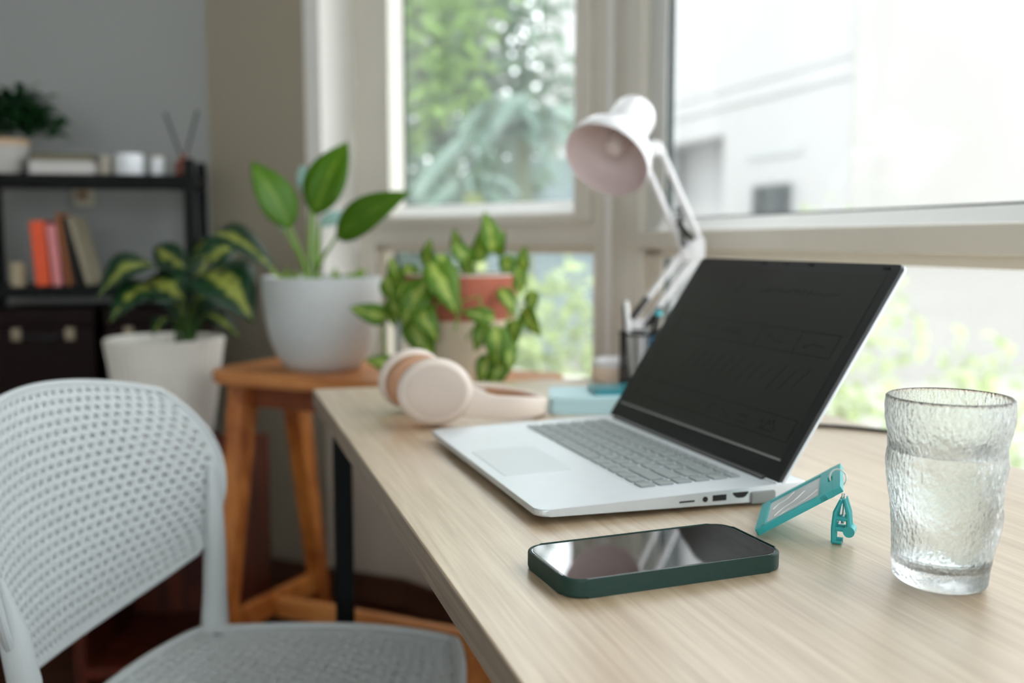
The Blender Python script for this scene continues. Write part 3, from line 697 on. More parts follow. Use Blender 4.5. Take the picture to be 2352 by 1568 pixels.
# ------------------------------------------------------------------ perforated chair (x forward, y left)
CX, CY, CR = -.425, 1.085, math.atan2(-.124, .992)
ch = thing('chair', 'white perforated plastic chair with rounded back pulled up to the desk', 'chair', (CX, CY, 0), CR)
def back_pt(y, z):
    q = (y / .245)
    return Vector((-.072 + .088 * q * q - (z - .60) * .20, y, z))
def sq(u, v, k): return u * math.sqrt(1 - k * v * v), v * math.sqrt(1 - k * u * u)
def perforated(nu, nv_, fn, margin, hole):
    """grid of cells, every second row shifted half a cell, one round hole per cell; fn(u,v)->point"""
    m = MB(); bm_ = m.bm; cache = {}
    def V_(u, v):
        k = (round(u, 5), round(v, 5))
        if k not in cache: cache[k] = bm_.verts.new(fn(u, v))
        return cache[k]
    L_ = 1 - margin; du, dv = 2 * L_ / nu, 2 * L_ / nv_
    for j in range(nv_):
        v0 = -L_ + j * dv; v1 = v0 + dv; vm = (v0 + v1) / 2; sh = (j % 2)
        cols = [(-L_ + i * du + sh * du / 2) for i in range(nu - sh)]
        for u0 in cols:
            u1 = u0 + du; um = (u0 + u1) / 2
            outer = [V_(u0, v0), V_(um, v0), V_(u1, v0), V_(u1, vm), V_(u1, v1), V_(um, v1), V_(u0, v1), V_(u0, vm)]
            c_ = [(math.cos(R(a)), math.sin(R(a))) for a in (225, 270, 315, 0, 45, 90, 135, 180)]
            inner = [bm_.verts.new(fn(um + a * du * hole[0], vm + b_ * dv * hole[1])) for a, b_ in c_]
            for k in range(8): bm_.faces.new((outer[k], outer[(k + 1) % 8], inner[(k + 1) % 8], inner[k]))
        if sh:
            for u0, u1 in ((-L_, -L_ + du / 2), (L_ - du / 2, L_)):
                a = [V_(u0, v0), V_(u1, v0), V_(u1, vm), V_(u1, v1), V_(u0, v1), V_(u0, vm)]
                bm_.faces.new(a)
    us = [-L_ + i * du / 2 for i in range(2 * nu + 1)]; vs = [-L_ + j * dv / 2 for j in range(2 * nv_ + 1)]
    per = [(u, -L_) for u in us[:-1]] + [(L_, v) for v in vs[:-1]] + [(u, L_) for u in us[::-1][:-1]] + [(-L_, v) for v in vs[::-1][:-1]]
    sc_ = 1 / L_
    for i in range(len(per)):
        a, b_ = per[i], per[(i + 1) % len(per)]
        q = [V_(*a), V_(*b_), V_(b_[0] * sc_, b_[1] * sc_), V_(a[0] * sc_, a[1] * sc_)]
        if len(set(q)) == 4: bm_.faces.new(q)
    return m, [(a[0] * sc_, a[1] * sc_) for a in per]
def back_fn(u, v):
    a, b_ = sq(u, v, .40); return back_pt(a * .243, .664 + b_ * .137)
m, per = perforated(28, 23, back_fn, .035, (.19, .26))
o = m.build('backrest', M_chair, ch, smooth=50, thick=.005)
m = MB(); m.loop([back_fn(u, v) for u, v in per], .0042, 8); m.build('backrest_rim', M_chair, o)
def seat_fn(u, v):
    a, b_ = sq(u, v, .30)
    x = .160 + b_ * .200; hw = .212 + .036 * (b_ + 1) / 2
    rr = max(abs(a), abs(b_)); zz_ = .443 + .012 * max(0, (math.hypot(a, b_) - .55)) ** 1.2 + (.006 if b_ < 0 else -.004) * b_ * b_
    return Vector((x, a * hw, zz_))
m, per = perforated(24, 24, seat_fn, .085, (.19, .21))
o = m.build('seat', M_chair, ch, smooth=50, thick=.005)
m = MB(); m.loop([seat_fn(u, v) + Vector((0, 0, -.002)) for u, v in per], .0085, 10); m.build('seat_rim', M_chair, o)
for s in (-1, 1):
    MB().tube([(.004, s * .200, .437), (.005, s * .202, .50), (.004, s * .208, .56), (.000, s * .216, .61), (-.006, s * .224, .665)], [.019, .0150, .0142, .0125, .004], 14, flat=1.1).build('back_post', M_chair, ch)
    MB().tube([(-.005, s * .196, .437), (-.03, s * .215, .2), (-.055, s * .235, 0)], [.018, .016, .012], 14).build('leg', M_chair, ch)
    MB().tube([(.31, s * .205, .428), (.33, s * .222, .2), (.345, s * .235, 0)], [.019, .016, .012], 14).build('leg', M_chair, ch)

# ------------------------------------------------------------------ long wooden bench behind the desk
be = Vector((.906, -.423, 0)); bf = Vector((.423, .906, 0)); BL, BWd = .70, .265
B0 = Vector((-.632, 2.035, 0)); br = math.atan2(-.423, .906)
bench = thing('bench', 'orange brown wooden plant bench with splayed legs behind the desk', 'bench', tuple(B0), br)
m = MB(); m.prism(rrect(BL, BWd, .035, 5, (BL / 2, BWd / 2)), .672, .700, bev=.006, seg=3); m.build('seat', M_teakx, bench)
m = MB()
for y in (.055, BWd - .055): m.b2(.05, BL - .05, y - .009, y + .009, .622, .672)
for x in (.058, BL - .058): m.b2(x - .009, x + .009, .055, BWd - .055, .622, .672)
m.build('apron', mat('bench_apron', (122, 60, 26), .5, var=.1), bench)
for x in (.058, BL - .058):
    for s in (0, 1):
        ya, yb = (.052, -.055) if s == 0 else (BWd - .052, BWd + .055)
        A_, B_ = Vector((x, ya, .672)), Vector((x, yb, 0)); m = MB()
        rings = []
        for p, hw in ((A_, .0225), (B_, .015)):
            rings.append([m.bm.verts.new(p + Vector((sx * hw, sy * hw, 0))) for sx, sy in ((-1, -1), (1, -1), (1, 1), (-1, 1))])
        for k in range(4): m.bm.faces.new((rings[0][k], rings[0][(k + 1) % 4], rings[1][(k + 1) % 4], rings[1][k]))
        m.bm.faces.new(rings[0]); m.bm.faces.new(rings[1][::-1]); m.build('leg', M_teak, bench)
for x in (.058, BL - .058):
    MB().box((x, BWd / 2, .172), (.022, BWd + .040, .05), bev=.004).build('stretcher', M_teak, bench)
MB().box((BL / 2, BWd / 2, .165), (BL - .138, .022, .045), bev=.004).build('stretcher', M_teakx, bench)

# ------------------------------------------------------------------ peace-lily like plant in grey pot
def pot(name, m_, parent, prof, seg=64, flute=0, nfl=40): return MB().lathe(prof, seg, flute=flute, nfl=nfl).build(name, m_, parent)
pl = thing('potted_plant', 'broad-leaved green plant in a round grey ceramic pot on the bench', 'potted plant', (-.392, 2.055, .7))
pot('pot', M_stone, pl, [(0, 0), (.066, 0), (.076, .004), (.094, .03), (.108, .07), (.116, .11), (.120, .15), (.122, .190), (.118, .191), (.113, .185), (.110, .15), (0, .15)])
MB().lathe([(0, .174), (.06, .173), (.111, .170)], 40).build('soil', M_soil, pl)
def at(px, py, Y):
    """point at depth Y on the sight line of a photo pixel (camera axes of this scene)"""
    u, v = (px - 1176) / 2289., (784 - py) / 2289.
    cp, sp = math.cos(.101), math.sin(.101)
    d_ = Vector((u, cp + v * sp, -sp + v * cp)); return Vector((0, 0, .9644)) + d_ * (Y / d_.y)
def blade(parent, m_, b_, t, width, face, **k):
    o = Vector(parent.location); Rz = Matrix.Rotation(-parent.rotation_euler.z, 3, 'Z')
    return MB().leaf(Rz @ (Vector(b_) - o), Rz @ (Vector(t) - o), width, Rz @ Vector(face), **k).build('leaf', m_, parent, thick=.0012, smooth=80)
root = at(714, 640, 2.055)
lily = [((668, 525, 2.02), (578, 370, 2.0), .080, (.45, -.8, .2), M_leaf), ((722, 495, 2.03), (797, 325, 2.04), .092, (-.25, -.95, .1), M_leaf), ((772, 545, 2.0), (938, 440, 1.90), .074, (-.45, -.95, .15), M_leaf),
        ((655, 530, 2.08), (582, 420, 2.12), .036, (.6, -.7, .1), M_leafback), ((714, 455, 2.10), (692, 378, 2.12), .040, (.3, -.9, .1), M_leafback), ((735, 520, 2.10), (800, 488, 2.14), .035, (-.2, -.9, .3), M_leafback)]
for b_, t, wd, fc, mt in lily:
    bb, tt = at(*b_), at(*t); blade(pl, mt, bb, tt, wd, fc, bend=.07, n=10, fold=.22)
    o = Vector(pl.location); r0 = root - o + Vector((random.uniform(-.012, .012), random.uniform(-.01, .01), -.03)); e_ = bb - o
    MB().tube([r0, r0.lerp(e_, .5) + Vector((0, 0, .012)), e_, e_.lerp(tt - o, .15)], [.0055, .0042, .003, .0015], 8).build('stem', M_stem, pl)
m = MB()
for k in range(26):
    a = random.uniform(0, 6.28); rr = random.uniform(.07, .108); b_ = Vector((rr * math.cos(a), rr * math.sin(a), .172)); t = b_ + Vector((random.uniform(-.03, .03), random.uniform(-.03, .03), random.uniform(.015, .04)))
    m.leaf(b_, t, .012, (random.uniform(-1, 1), -1, .6), n=4)
m.build('foliage', M_poth, pl)

# ------------------------------------------------------------------ dieffenbachia in white ribbed pot on mahogany stand
st = thing('plant_stand', 'dark reddish brown open wooden cube stand under the white ribbed pot', 'plant stand', (-.765, 2.225, 0), R(4))
for nm, bxx in (('side_panel', (-.18, -.155, -.17, .17, 0, .47)), ('side_panel', (.155, .18, -.17, .17, 0, .47)), ('top_panel', (-.18, .18, -.17, .17, .47, .495)), ('bottom_panel', (-.155, .155, -.17, .17, .03, .055)), ('back_panel', (-.155, .155, .155, .17, .055, .47))):
    MB().b2(*bxx, bev=.002).build(nm, M_mahog, st)
df = thing('potted_dieffenbachia', 'yellow-splashed dark-leaved plant in a ribbed white pot beside the black shelf', 'potted plant', (-.765, 2.185, .495))
pot('pot', M_wpot, df, [(0, 0), (.080, 0), (.088, .005), (.104, .10), (.118, .2), (.126, .254), (.123, .257), (.117, .25), (.112, .2), (0, .2)], 192, .012, 48)
MB().lathe([(0, .212), (.112, .212)], 40).build('soil', M_soil, df)
dl_ = [((395, 640, 2.12), (222, 668, 2.0), .110, (-.2, -.55, .85), .28), ((440, 592, 2.15), (632, 606, 2.02), .078, (.1, -.5, .9), .26), ((468, 628, 2.12), (580, 728, 2.0), .115, (.35, -.8, .45), .2),
       ((385, 675, 2.1), (250, 728, 1.98), .075, (-.3, -.85, .4), .25), ((428, 618, 2.2), (352, 565, 2.25), .055, (-.3, -.8, .5), .1), ((438, 720, 2.14), (478, 590, 2.12), .085, (.1, -.95, .2), .05), ((420, 730, 2.1), (405, 610, 2.14), .07, (-.3, -.9, .2), .05),
       ((450, 690, 2.08), (545, 665, 2.1), .085, (.2, -.7, .6), .2), ((405, 735, 2.1), (350, 765, 2.02), .04, (-.2, -.8, .5), .2), ((470, 720, 2.16), (552, 775, 2.14), .03, (.2, -.7, .6), .2), ((430, 640, 2.24), (545, 560, 2.3), .08, (.1, -.7, .6), .1), ((425, 690, 2.05), (330, 640, 2.1), .08, (-.1, -.7, .7), .15)]
rd = at(425, 775, 2.185)
for b_, t, wd, fc, bn in dl_:
    bb, tt = at(*b_), at(*t); blade(df, M_dief, bb, tt, wd * 1.2, fc, bend=bn, n=9, fold=.15)
    o = Vector(df.location); r0 = rd - o + Vector((random.uniform(-.02, .02), random.uniform(-.015, .02), -.03)); e_ = bb - o
    MB().tube([r0, r0.lerp(e_, .55) + Vector((0, 0, .01)), e_], [.007, .005, .003], 8).build('stem', M_stemd, df)

# ------------------------------------------------------------------ trailing pothos in two-tone clay pot
po = thing('potted_pothos', 'trailing pothos in a ribbed two-tone clay pot on the bench by the window', 'potted plant', (-.098, 1.892, .7))
pot('pot', M_pale, po, [(0, 0), (.078, 0), (.084, .004), (.093, .06), (.1005, .118)], 160, .008, 52)
o = pot('clay_rim', M_terra, po, [(.1005, .118), (.106, .165), (.109, .198), (.105, .2), (.100, .195), (.096, .17), (0, .17)], 160, .008, 52)
MB().lathe([(.1055, .199), (.107, .203), (.103, .203), (.101, .199), (.1055, .199)], 64).build('rim_edge', M_wpot, po)
MB().lathe([(0, .182), (.098, .182)], 40).build('soil', M_soil, po)
pts = [(1130, 560, 1.86, .07, 1), (1098, 585, 1.87, .055, 1), (1050, 590, 1.84, .06, 0), (1012, 615, 1.82, .06, 0), (1000, 655, 1.77, .095, 0), (968, 690, 1.78, .085, 0), (940, 640, 1.86, .06, 0), (893, 665, 1.86, .055, 0), (852, 722, 1.82, .06, 2), (905, 705, 1.82, .05, 0),
       (1138, 790, 1.755, .075, 0), (1158, 812, 1.76, .06, 0), (1212, 735, 1.86, .055, 0), (1222, 690, 1.88, .045, 0), (1190, 640, 1.86, .05, 0), (1102, 728, 1.76, .05, 2), (880, 838, 1.80, .05, 2), (955, 770, 1.79, .085, 0), (965, 735, 1.77, .07, 0),
       (1120, 845, 1.76, .055, 0), (1075, 612, 1.83, .05, 0), (1165, 612, 1.9, .05, 0), (1030, 640, 1.79, .06, 0), (915, 640, 1.88, .05, 1), (1155, 690, 1.8, .05, 0), (1185, 760, 1.8, .05, 0), (890, 720, 1.83, .045, 0), (930, 680, 1.82, .06, 0),
       (1145, 575, 1.9, .045, 1), (1060, 570, 1.9, .045, 1), (1200, 610, 1.92, .045, 1), (985, 600, 1.9, .05, 1), (1150, 855, 1.76, .06, 0), (1110, 770, 1.755, .05, 0)]
o = Vector(po.location)
for (px, py, Y, sz, kind) in pts:
    c_ = at(px, py, Y) - o; sz *= .9
    if kind == 1: t = c_ + Vector((random.uniform(-.3, .3), -.2, .8)).normalized() * sz; b_ = c_ - Vector((0, 0, .3)) * sz
    elif kind == 2: b_ = c_ + Vector((.6, 0, -.1)) * sz; t = c_ + Vector((-.7, -.2, .25)) * sz
    else:
        s = random.uniform(-.55, .55); b_ = c_ + Vector((-s * .3, .1, .5)) * sz; t = c_ + Vector((s, -.15, -.6)) * sz
    MB().leaf(b_, t, sz * .74, (random.uniform(-.6, .6), -1, random.uniform(0, .5)), bend=.12, shape='heart', n=8, fold=.15).build('leaf', M_poth, po, thick=.001, smooth=80)
m = MB()
for path in ([(1060, 640, 1.80), (1000, 700, 1.78), (975, 780, 1.775), (970, 850, 1.775)], [(1150, 640, 1.84), (1195, 670, 1.85), (1170, 720, 1.79), (1145, 790, 1.765), (1125, 850, 1.765)], [(1000, 630, 1.84), (930, 650, 1.84), (890, 690, 1.84), (880, 760, 1.82), (885, 840, 1.80)],
             [(1045, 760, 1.76), (1060, 690, 1.768), (1100, 680, 1.765), (1110, 720, 1.76), (1070, 780, 1.76)], [(1170, 630, 1.88), (1215, 660, 1.88), (1220, 720, 1.87), (1190, 770, 1.82)], [(1090, 640, 1.86), (1095, 600, 1.86), (1125, 570, 1.86)]):
    m.tube([at(*p) - o for p in path], .0022, 6)
m.build('vine', M_stem, po)

# ------------------------------------------------------------------ black shelf unit and what is on it
SR = Vector((-.785, 2.485, 0)); sl = Vector((-.985, -.174, 0)); sb = Vector((-.174, .985, 0)); SWd, SDp = .545, .26
srz = math.atan2(.174, .985)
sh = thing('shelf_unit', 'black metal shelf unit in the dim left corner of the room', 'shelf', tuple(SR + sl * SWd), srz)
for x in (.012, SWd - .012):
    for y, h_ in ((.012, 1.165), (SDp - .012, 1.172)):
        MB().box((x, y, h_ / 2), (.026, .026, h_), bev=.002).build('post', M_black, sh)
SZ = [1.125, .852, .565, .12]
for z in SZ: MB().b2(.0, SWd, .0, SDp, z - .026, z, bev=.002).build('shelf_board', M_black, sh)
def on(x, y, z): return tuple(SR + sl * (SWd - x) + sb * y + Vector((0, 0, z)))
def xs_(px, y):   # shelf x whose sight line passes photo column px, at shelf depth y
    k = (px - 1176) / 2289.; o_ = SR + sl * SWd + sb * y
    return (k * o_.y - o_.x) / (-sl.x + k * sl.y)
M_trunk = mat('dark_brown_leatherette', (24, 10, 7), .55, spec=.15, var=.15, vscale=30, bump=.15, bscale=200)
M_latch = mat('tarnished_latch', (130, 118, 100), .35, .8, var=.1)
def trunk(x, label):
    t = thing('lidded_box', label, 'storage box', on(x, .02, SZ[2]), srz, 'storage boxes on the black shelf')
    MB().b2(-.118, .118, 0, .225, 0, .19, bev=.004).build('box_body', M_trunk, t); MB().b2(-.121, .121, -.003, .228, .192, .232, bev=.004).build('lid', M_trunk, t)
    for s in (-1, 1): MB().b2(s * .062 - .011, s * .062 + .011, -.0055, 0, .155, .185, bev=.001).build('latch', M_latch, t)
    m = MB(); m.tube([(-.045, -.006, .172), (-.03, -.016, .162), (.03, -.016, .162), (.045, -.006, .172)], .006, 8); m.build('handle', M_port, t)
trunk(xs_(95, .02), 'dark brown latched storage box at the left under the books'); trunk(xs_(95, .02) + .262, 'dark brown latched storage box half hidden behind the yellow-splashed plant')
pt = thing('potted_herb', 'bushy dark green plant in a pale pot on the top shelf', 'potted plant', on(xs_(22, .12), .12, SZ[0]))
pot('pot', mat('pale_grey_pot', (176, 172, 166), .6, var=.04), pt, [(0, 0), (.050, 0), (.054, .003), (.060, .05), (.062, .074)])
pot('pot_rim', mat('sand_pot_rim', (200, 168, 134), .7, var=.06), pt, [(.062, .074), (.063, .088), (.059, .088), (.057, .078), (0, .075)])
m = MB()
for k in range(420):
    a = random.uniform(0, 6.283); e_ = random.uniform(-.2, 1.3); r0 = random.uniform(.03, .125)
    c_ = Vector((r0 * math.cos(a) * math.cos(e_ * .8) + .02, r0 * math.sin(a) * math.cos(e_ * .8), .112 + .11 * math.sin(e_) * random.uniform(.4, 1)))
    d_ = Vector((math.cos(a), math.sin(a), random.uniform(-.4, .8))).normalized() * .034
    m.leaf(c_, c_ + d_, .026, (random.uniform(-.7, .7), random.uniform(-1, 0), 1), n=4, shape='heart')
m.build('foliage', M_darkleaf, pt)
MB().tube([(0, 0, .07), (.005, 0, .12)], [.004, .002], 6).build('stem', M_stemd, pt)
def book(label, loc, rz, w_, d_, h_, col, lean=0, group='books standing on the black shelf', flat=False, pagec=(214, 206, 190)):
    b_ = thing('book', label, 'book', loc, rz, group); b_.rotation_euler = (0, lean, rz)
    mc = mat('book_cover', col, .55, var=.06, vscale=40); mp_ = mat('book_pages', pagec, .85, var=.06, vscale=300, stretch=(1, 1, 1))
    if flat:
        MB().b2(0, w_, 0, d_, 0, .003).b2(0, w_, 0, d_, h_ - .003, h_).b2(0, .003, 0, d_, 0, h_).build('cover', mc, b_); MB().b2(.003, w_ - .003, .003, d_ - .003, .003, h_ - .003).build('pages', mp_, b_)
    else:
        MB().b2(0, .002, 0, d_, 0, h_).b2(w_ - .002, w_, 0, d_, 0, h_).b2(0, w_, 0, .002, 0, h_, bev=0).build('cover', mc, b_); MB().b2(.002, w_ - .002, .002, d_ - .004, .002, h_ - .003).build('pages', mp_, b_)
    return b_
x0 = xs_(84, .03)
book('orange book, the leftmost of the standing shelf books', on(x0, .03, SZ[1] + .001), srz, .034, .12, .158, (226, 84, 40), R(-3.5))
book('dusty pink book between the orange and brown books', on(x0 + .0385, .03, SZ[1] + .001), srz, .023, .12, .150, (214, 132, 134), R(-4))
book('brown book leaning left against the pink book', on(x0 + .072, .03, SZ[1] + .001), srz, .012, .125, .178, (150, 90, 48), R(-7))
book('black slim book behind the brown leaning book', on(x0 + .092, .03, SZ[1] + .001), srz, .011, .13, .168, (26, 22, 20), R(-9))
book('grey beige book leaning most, last of the standing shelf books', on(x0 + .116, .03, SZ[1] + .001), srz, .014, .13, .172, (150, 140, 118), R(-13))
xb = xs_(80, .05)
book('thick white book lying flat on the top shelf', on(xb, .05, SZ[0] + .0005), srz, .148, .16, .034, (190, 184, 182), 0, 'books lying on the top shelf', True, (200, 196, 192))
book('dark olive book lying on the thick white book', on(xb + .002, .055, SZ[0] + .035), srz + R(3), .142, .14, .016, (88, 84, 56), 0, 'books lying on the top shelf', True, (120, 112, 88))
def jar(label, px, y, r, h_, mt, lidm=None):
    j = thing('jar', label, 'jar', on(xs_(px, y), y, SZ[0]), 0, 'jars on the top shelf')
    MB().lathe([(0, 0), (r * .95, 0), (r, .003), (r, h_ * .86), (r * .94, h_ * .88), (0, h_ * .88)], 36).build('jar_body', mt, j)
    MB().lathe([(0, h_ * .885), (r * .97, h_ * .885), (r * .97, h_), (0, h_)], 36).build('lid', lidm or mt, j)
M_jar = mat('white_glazed_jar', (232, 234, 236), .2, var=.02); M_jarb = mat('beige_jar', (186, 178, 164), .4, var=.03)
jar('squat beige jar beside the lying books', 255, .12, .018, .052, M_jarb); jar('wide shiny white jar on the top shelf', 308, .10, .036, .056, M_jar); jar('narrow white jar nearest the reed diffuser', 372, .10, .016, .053, M_jar, M_jarb)
rd_ = thing('reed_diffuser', 'reddish brown reed diffuser bottle with two dark reeds on top shelf', 'reed diffuser', on(xs_(432, .08), .08, SZ[0]), srz)
MB().lathe([(0, 0), (.021, 0), (.023, .003), (.023, .030), (.018, .040), (.008, .046), (.008, .056), (0, .056)], 32).build('bottle', mat('amber_bottle', (120, 62, 48), .2, var=.06), rd_)
for sx in (-1, 1): MB().tube([(-sx * .004, 0, .02), (sx * .040 - .002, .0, .163 + .004 * sx)], .0036, 7).build('reed', mat('dark_reed', (58, 62, 62), .7, var=.1), rd_)
cd_ = thing('candle', 'small beige pillar candle left of the standing books', 'candle', on(xs_(43, .06), .06, SZ[1]))
MB().lathe([(0, 0), (.018, 0), (.018, .056), (.015, .058), (0, .055)], 28).build('wax', mat('beige_wax', (168, 154, 126), .5, var=.03), cd_)
MB().tube([(0, 0, .054), (.001, 0, .062)], .001, 6).build('wick', M_port, cd_)
fp = WC + W1d * .335; M_ = frameM(fp, -W1d, n1)
so = thing('wall_plate', 'small beige plate on the wall under the top shelf', 'wall plate', tuple(fp + Vector((0, 0, 1.08))), srz)
MB().b2(-.026, .026, -.009, 0, -.022, .022, bev=.002).build('plate', mat('beige_plate', (176, 166, 146), .5, var=.03), so); MB().b2(-.015, .012, -.0105, -.009, -.004, .018).build('plate_insert', mat('brown_insert', (120, 92, 66), .5, var=.05), so)

# ------------------------------------------------------------------ outside
gz = -.35
M_ground = mat('pale_paving', (156, 153, 146), .9, var=.04, vscale=3)
struct('ground', MB().b2(-30, 40, 1.0, 60, gz - .2, gz), M_ground)
M_bld = mat('white_render', (164, 163, 163), .85, var=.01, vscale=2); M_bld2 = mat('warm_white_render', (152, 149, 145), .85, var=.01, vscale=2)
Bc = Vector((3.04, 9.0, 0)); bl_ = Vector((-1.07, 3.4, 0)).normalized(); brr = Vector((.955, .297, 0))
bo = Vector((bl_.y, -bl_.x, 0)); bo = bo if bo.x > 0 else -bo          # into the building from its left face
bld = thing('building', 'bright white rendered house beyond the right-hand window', 'building', tuple(Bc + Vector((0, 0, gz))))
BLM = Matrix((bl_, -bo, Vector((0, 0, 1)))).transposed().to_4x4(); BLM.translation = Vector((0, 0, -gz))   # x along left face, y out of it
# left face with a recess (x 2.31..3.3) and window
LFh = 5.6
def bb(x0, x1, z0, z1, y0=-.5, y1=0, m_=None, nm='wall'): return MB().b2(x0, x1, y0, y1, z0, z1, BLM).build(nm, m_ or M_bld, bld)
RX0, RX1, RZ = 2.31, 4.3, 2.13
m = MB(); m.b2(0, RX0, -.5, 0, gz, LFh, BLM); m.b2(RX0, RX1, -.5, 0, RZ, LFh, BLM); m.b2(RX1, 8.6, -.5, 0, gz, LFh, BLM); m.b2(RX0 - .1, RX1 + .1, -.64, -.54, gz, RZ + .3, BLM)
m.b2(0, 8.6, -3.5, -2.0, gz, LFh, BLM); m.b2(0, RX0 - .1, -2.0, -.5, gz, LFh, BLM); m.b2(RX0 - .1, 8.6, -2.0, -.5, RZ + .3, LFh, BLM)
m.build('wall', M_bld, bld)
m = MB(); m.b2(.02, 8.6, 0, .016, 2.60, 2.69, BLM); m.b2(.02, 8.6, 0, .022, 2.42, 2.50, BLM); m.build('moulding', M_bld, bld)
M_bwin = mat('dark_window_glass', (22, 30, 32), .5, var=.3, vscale=3, spec=.08); M_bfr = mat('pale_window_surround', (160, 160, 161), .7, var=.01)
def bwin(x0, x1, z0, z1, y=0, sur=.12):
    f = MB(); f.b2(x0 - sur, x1 + sur, y, y + .02, z1 + .28 * sur / .12, z1 + .36 * sur / .12, BLM); f.b2(x0 - .05, x0, y, y + .03, z0, z1, BLM); f.b2(x1, x1 + .05, y, y + .03, z0, z1, BLM)
    f = f.build('window_surround', M_bfr, bld); MB().b2(x0, x1, y, y + .01, z0, z1, BLM).build('window_pane', M_bwin, f)
    MB().b2((x0 + x1) / 2 - .02, (x0 + x1) / 2 + .02, y + .01, y + .02, z0, z1, BLM).build('window_bar', M_gasket, f)
bwin(.90, 1.66, .3, 1.53); bwin(2.50, 2.95, .3, 1.38, -.54, .05); bwin(3.0, 3.75, 4.0, 5.2); bwin(5.6, 6.1, 1.3, 4.2)
m = MB(); pr_ = [Vector((0, 0, 0)), brr * 9, brr * 9 + Vector((-.3, .95, 0)) * 3, bo * 2.5 * 1 + bl_ * .5]
MRF = Matrix((brr, Vector((brr.y, -brr.x, 0)), Vector((0, 0, 1)))).transposed().to_4x4(); MRF.translation = Vector((0, 0, -gz))
m = MB(); m.b2(0, 9, -.3, 0, gz, LFh, MRF); m.build('side_wall', M_bld2, bld)
m = MB(); m.b2(-.02, .22, -.02, .025, gz, LFh, MRF); m.build('corner_pier', M_bld2, bld)
# foliage
def crown(name_mat, n, c, r, leaf, mats, parent, seed, shape='oval', wid=.5):
    random.seed(seed); m = MB(); c = Vector(c)
    for k in range(n):
        d_ = Vector((random.gauss(0, 1), random.gauss(0, 1), random.gauss(0, 1))).normalized() * random.random() ** .4
        p = c + Vector((d_.x * r[0], d_.y * r[1], d_.z * r[2])); q = Vector((random.gauss(0, 1), random.gauss(0, 1), random.gauss(-.3, .7))).normalized() * leaf * random.uniform(.7, 1.3)
        m.leaf(p, p + q, leaf * wid, (random.gauss(0, .6), random.gauss(0, .6), 1), n=3, shape=shape)
    return m.build('foliage', mats, parent, smooth=80)
M_tl = leafmat('tree_leaf_lime', (128, 160, 84), (156, 180, 110), trans=.4, rough=.3); M_tg = leafmat('tree_leaf_green', (104, 132, 104), (128, 152, 122), trans=.35, rough=.25)
M_td = leafmat('tree_leaf_grey_green', (104, 130, 118), (128, 150, 138), trans=.3, rough=.22); M_ty = leafmat('shrub_leaf_pale', (166, 182, 122), (192, 202, 152), trans=.28)
M_bark = mat('bark', (110, 96, 78), .9, var=.25, vscale=15)
def tree(name, label, loc, cz, r, n, leaf, mt, seed, trunk=True, cat='tree', sh_='oval', wid=.5, group=None):
    t = thing(name, label, cat, (loc[0], loc[1], gz), 0, group)
    crown('', n, (0, 0, cz - gz), r, leaf, mt, t, seed, sh_, wid)
    m = MB(); m.tube([(0, 0, 0), (.05, .02, (cz - gz) * .5), (0, 0, cz - gz)], [.11, .08, .03] if trunk else [.03, .02, .01], 8); m.build('trunk', M_bark, t)
    return t
tree('leafy_tree', 'bright lime green leafy tree filling the upper left of the window', (-.98, 8.0), 2.9, (.95, .6, 1.3), 1900, .15, M_tl, 1)
tree('leafy_tree', 'mid green tree behind the lime green tree and the palm', (-.72, 9.6), 2.6, (1.3, .7, 2.1), 3800, .2, M_tg, 2)
tree('leafy_tree', 'low grey-green bushy tree at the lower left of the window', (-.86, 7.3), .95, (.6, .35, .65), 1400, .13, M_td, 3)
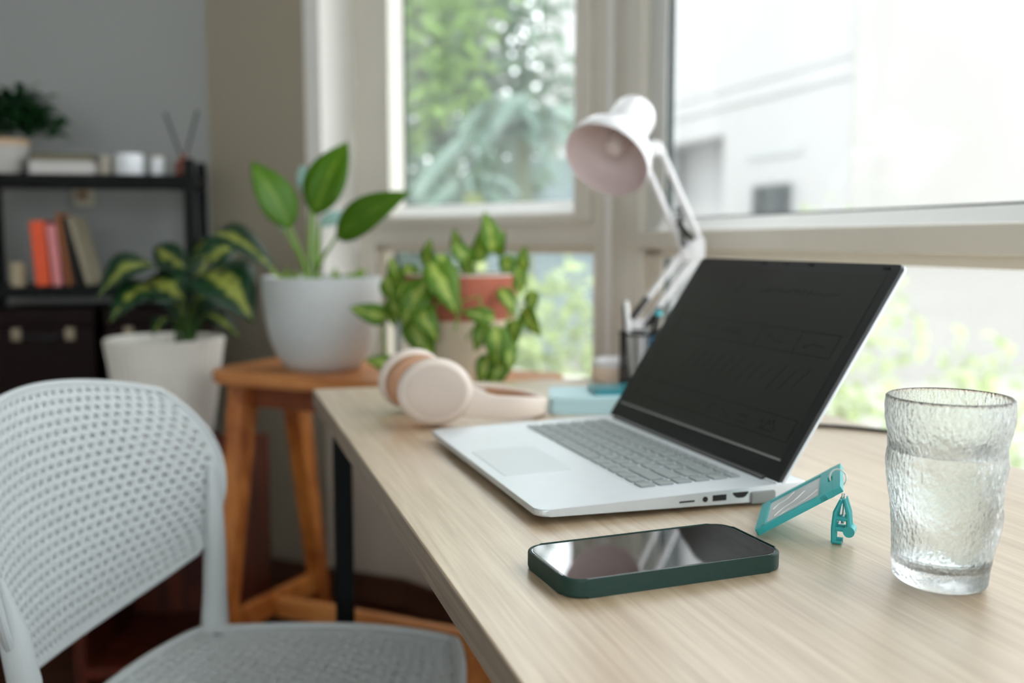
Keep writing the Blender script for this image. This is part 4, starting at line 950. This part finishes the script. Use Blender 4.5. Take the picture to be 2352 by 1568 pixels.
def palm(name, label, loc, top, nfr, ln_, seed, mt, tcol):
    random.seed(seed); t = thing(name, label, 'palm', (loc[0], loc[1], gz)); h_ = top - gz
    m = MB(); m.tube([(0, 0, 0), (.03, 0, h_ * .5), (0, 0, h_)], [.07, .055, .05], 10); m.build('trunk', mat('palm_trunk', tcol, .8, var=.15, vscale=12), t)
    for k in range(nfr):
        a = 2 * math.pi * k / nfr + random.uniform(-.2, .2); el = random.uniform(.25, 1.25); m = MB(); L0 = ln_ * random.uniform(.8, 1.1)
        P_ = []
        for i in range(13):
            s = i / 12; P_.append(Vector((math.cos(a) * L0 * s * math.cos(el * (1 - s * .3)), math.sin(a) * L0 * s * math.cos(el * (1 - s * .3)), h_ + L0 * (s * math.sin(el) - .95 * s * s))))
        m.tube(P_, [.014 * (1 - .8 * i / 12) for i in range(13)], 5); m2 = MB()
        for i in range(1, 13):
            tdir = (P_[i] - P_[i - 1]).normalized(); sd2 = tdir.cross(Vector((0, 0, 1))).normalized()
            for f in (0, .5):
                p = P_[i - 1].lerp(P_[i], f)
                for s in (-1, 1):
                    q = p + (sd2 * s * .8 + tdir * .55 + Vector((0, 0, -.45))).normalized() * L0 * .34 * (1 - .55 * i / 13)
                    m2.leaf(p, q, .035, (0, 0, 1), n=3, shape='strap')
        fr = m2.build('frond', mt, t, smooth=80); m.build('rachis', M_stemd, fr)
palm('palm_tree', 'grey-green palm with arching fronds in the middle of the window view', (.06, 6.3), 1.64, 17, .85, 5, M_td, (104, 112, 92))
palm('palm_tree', 'small palm with a yellow-green stalk in front of the larger palm', (-.215, 5.5), 1.25, 10, .36, 6, M_td, (168, 180, 112))
tree('shrub', 'pale yellow-green shrub seen through the lower pane behind the pothos', (.28, 4.9), .25, (.55, .3, .62), 900, .10, M_ty, 7, False, 'shrub')
tree('shrub', 'pale sparse shrub outside behind the right edge of the laptop', (1.66, 5.0), .15, (.5, .35, .85), 330, .10, M_ty, 8, False, 'shrub')
tree('shrub', 'pale feathery shrub outside beyond the tumbler at the right', (2.42, 5.0), -.05, (.35, .35, .55), 260, .10, M_ty, 9, False, 'shrub')
tree('shrub', 'thin tall shrub against the white house below its dark window', (2.05, 6.6), .35, (.55, .3, .95), 170, .11, M_ty, 10, False, 'shrub')
gw = MB().b2(-.9, 1.2, 0, .18, 0, 2.25).build('garden_wall', mat('pale_blue_grey_render', (132, 148, 152), .85, var=.03)); gw.location = (.35, 11.4, gz); gw.rotation_euler = (0, 0, R(-10))
tag(gw, 'pale blue-grey garden wall behind the palm fronds', 'garden wall')
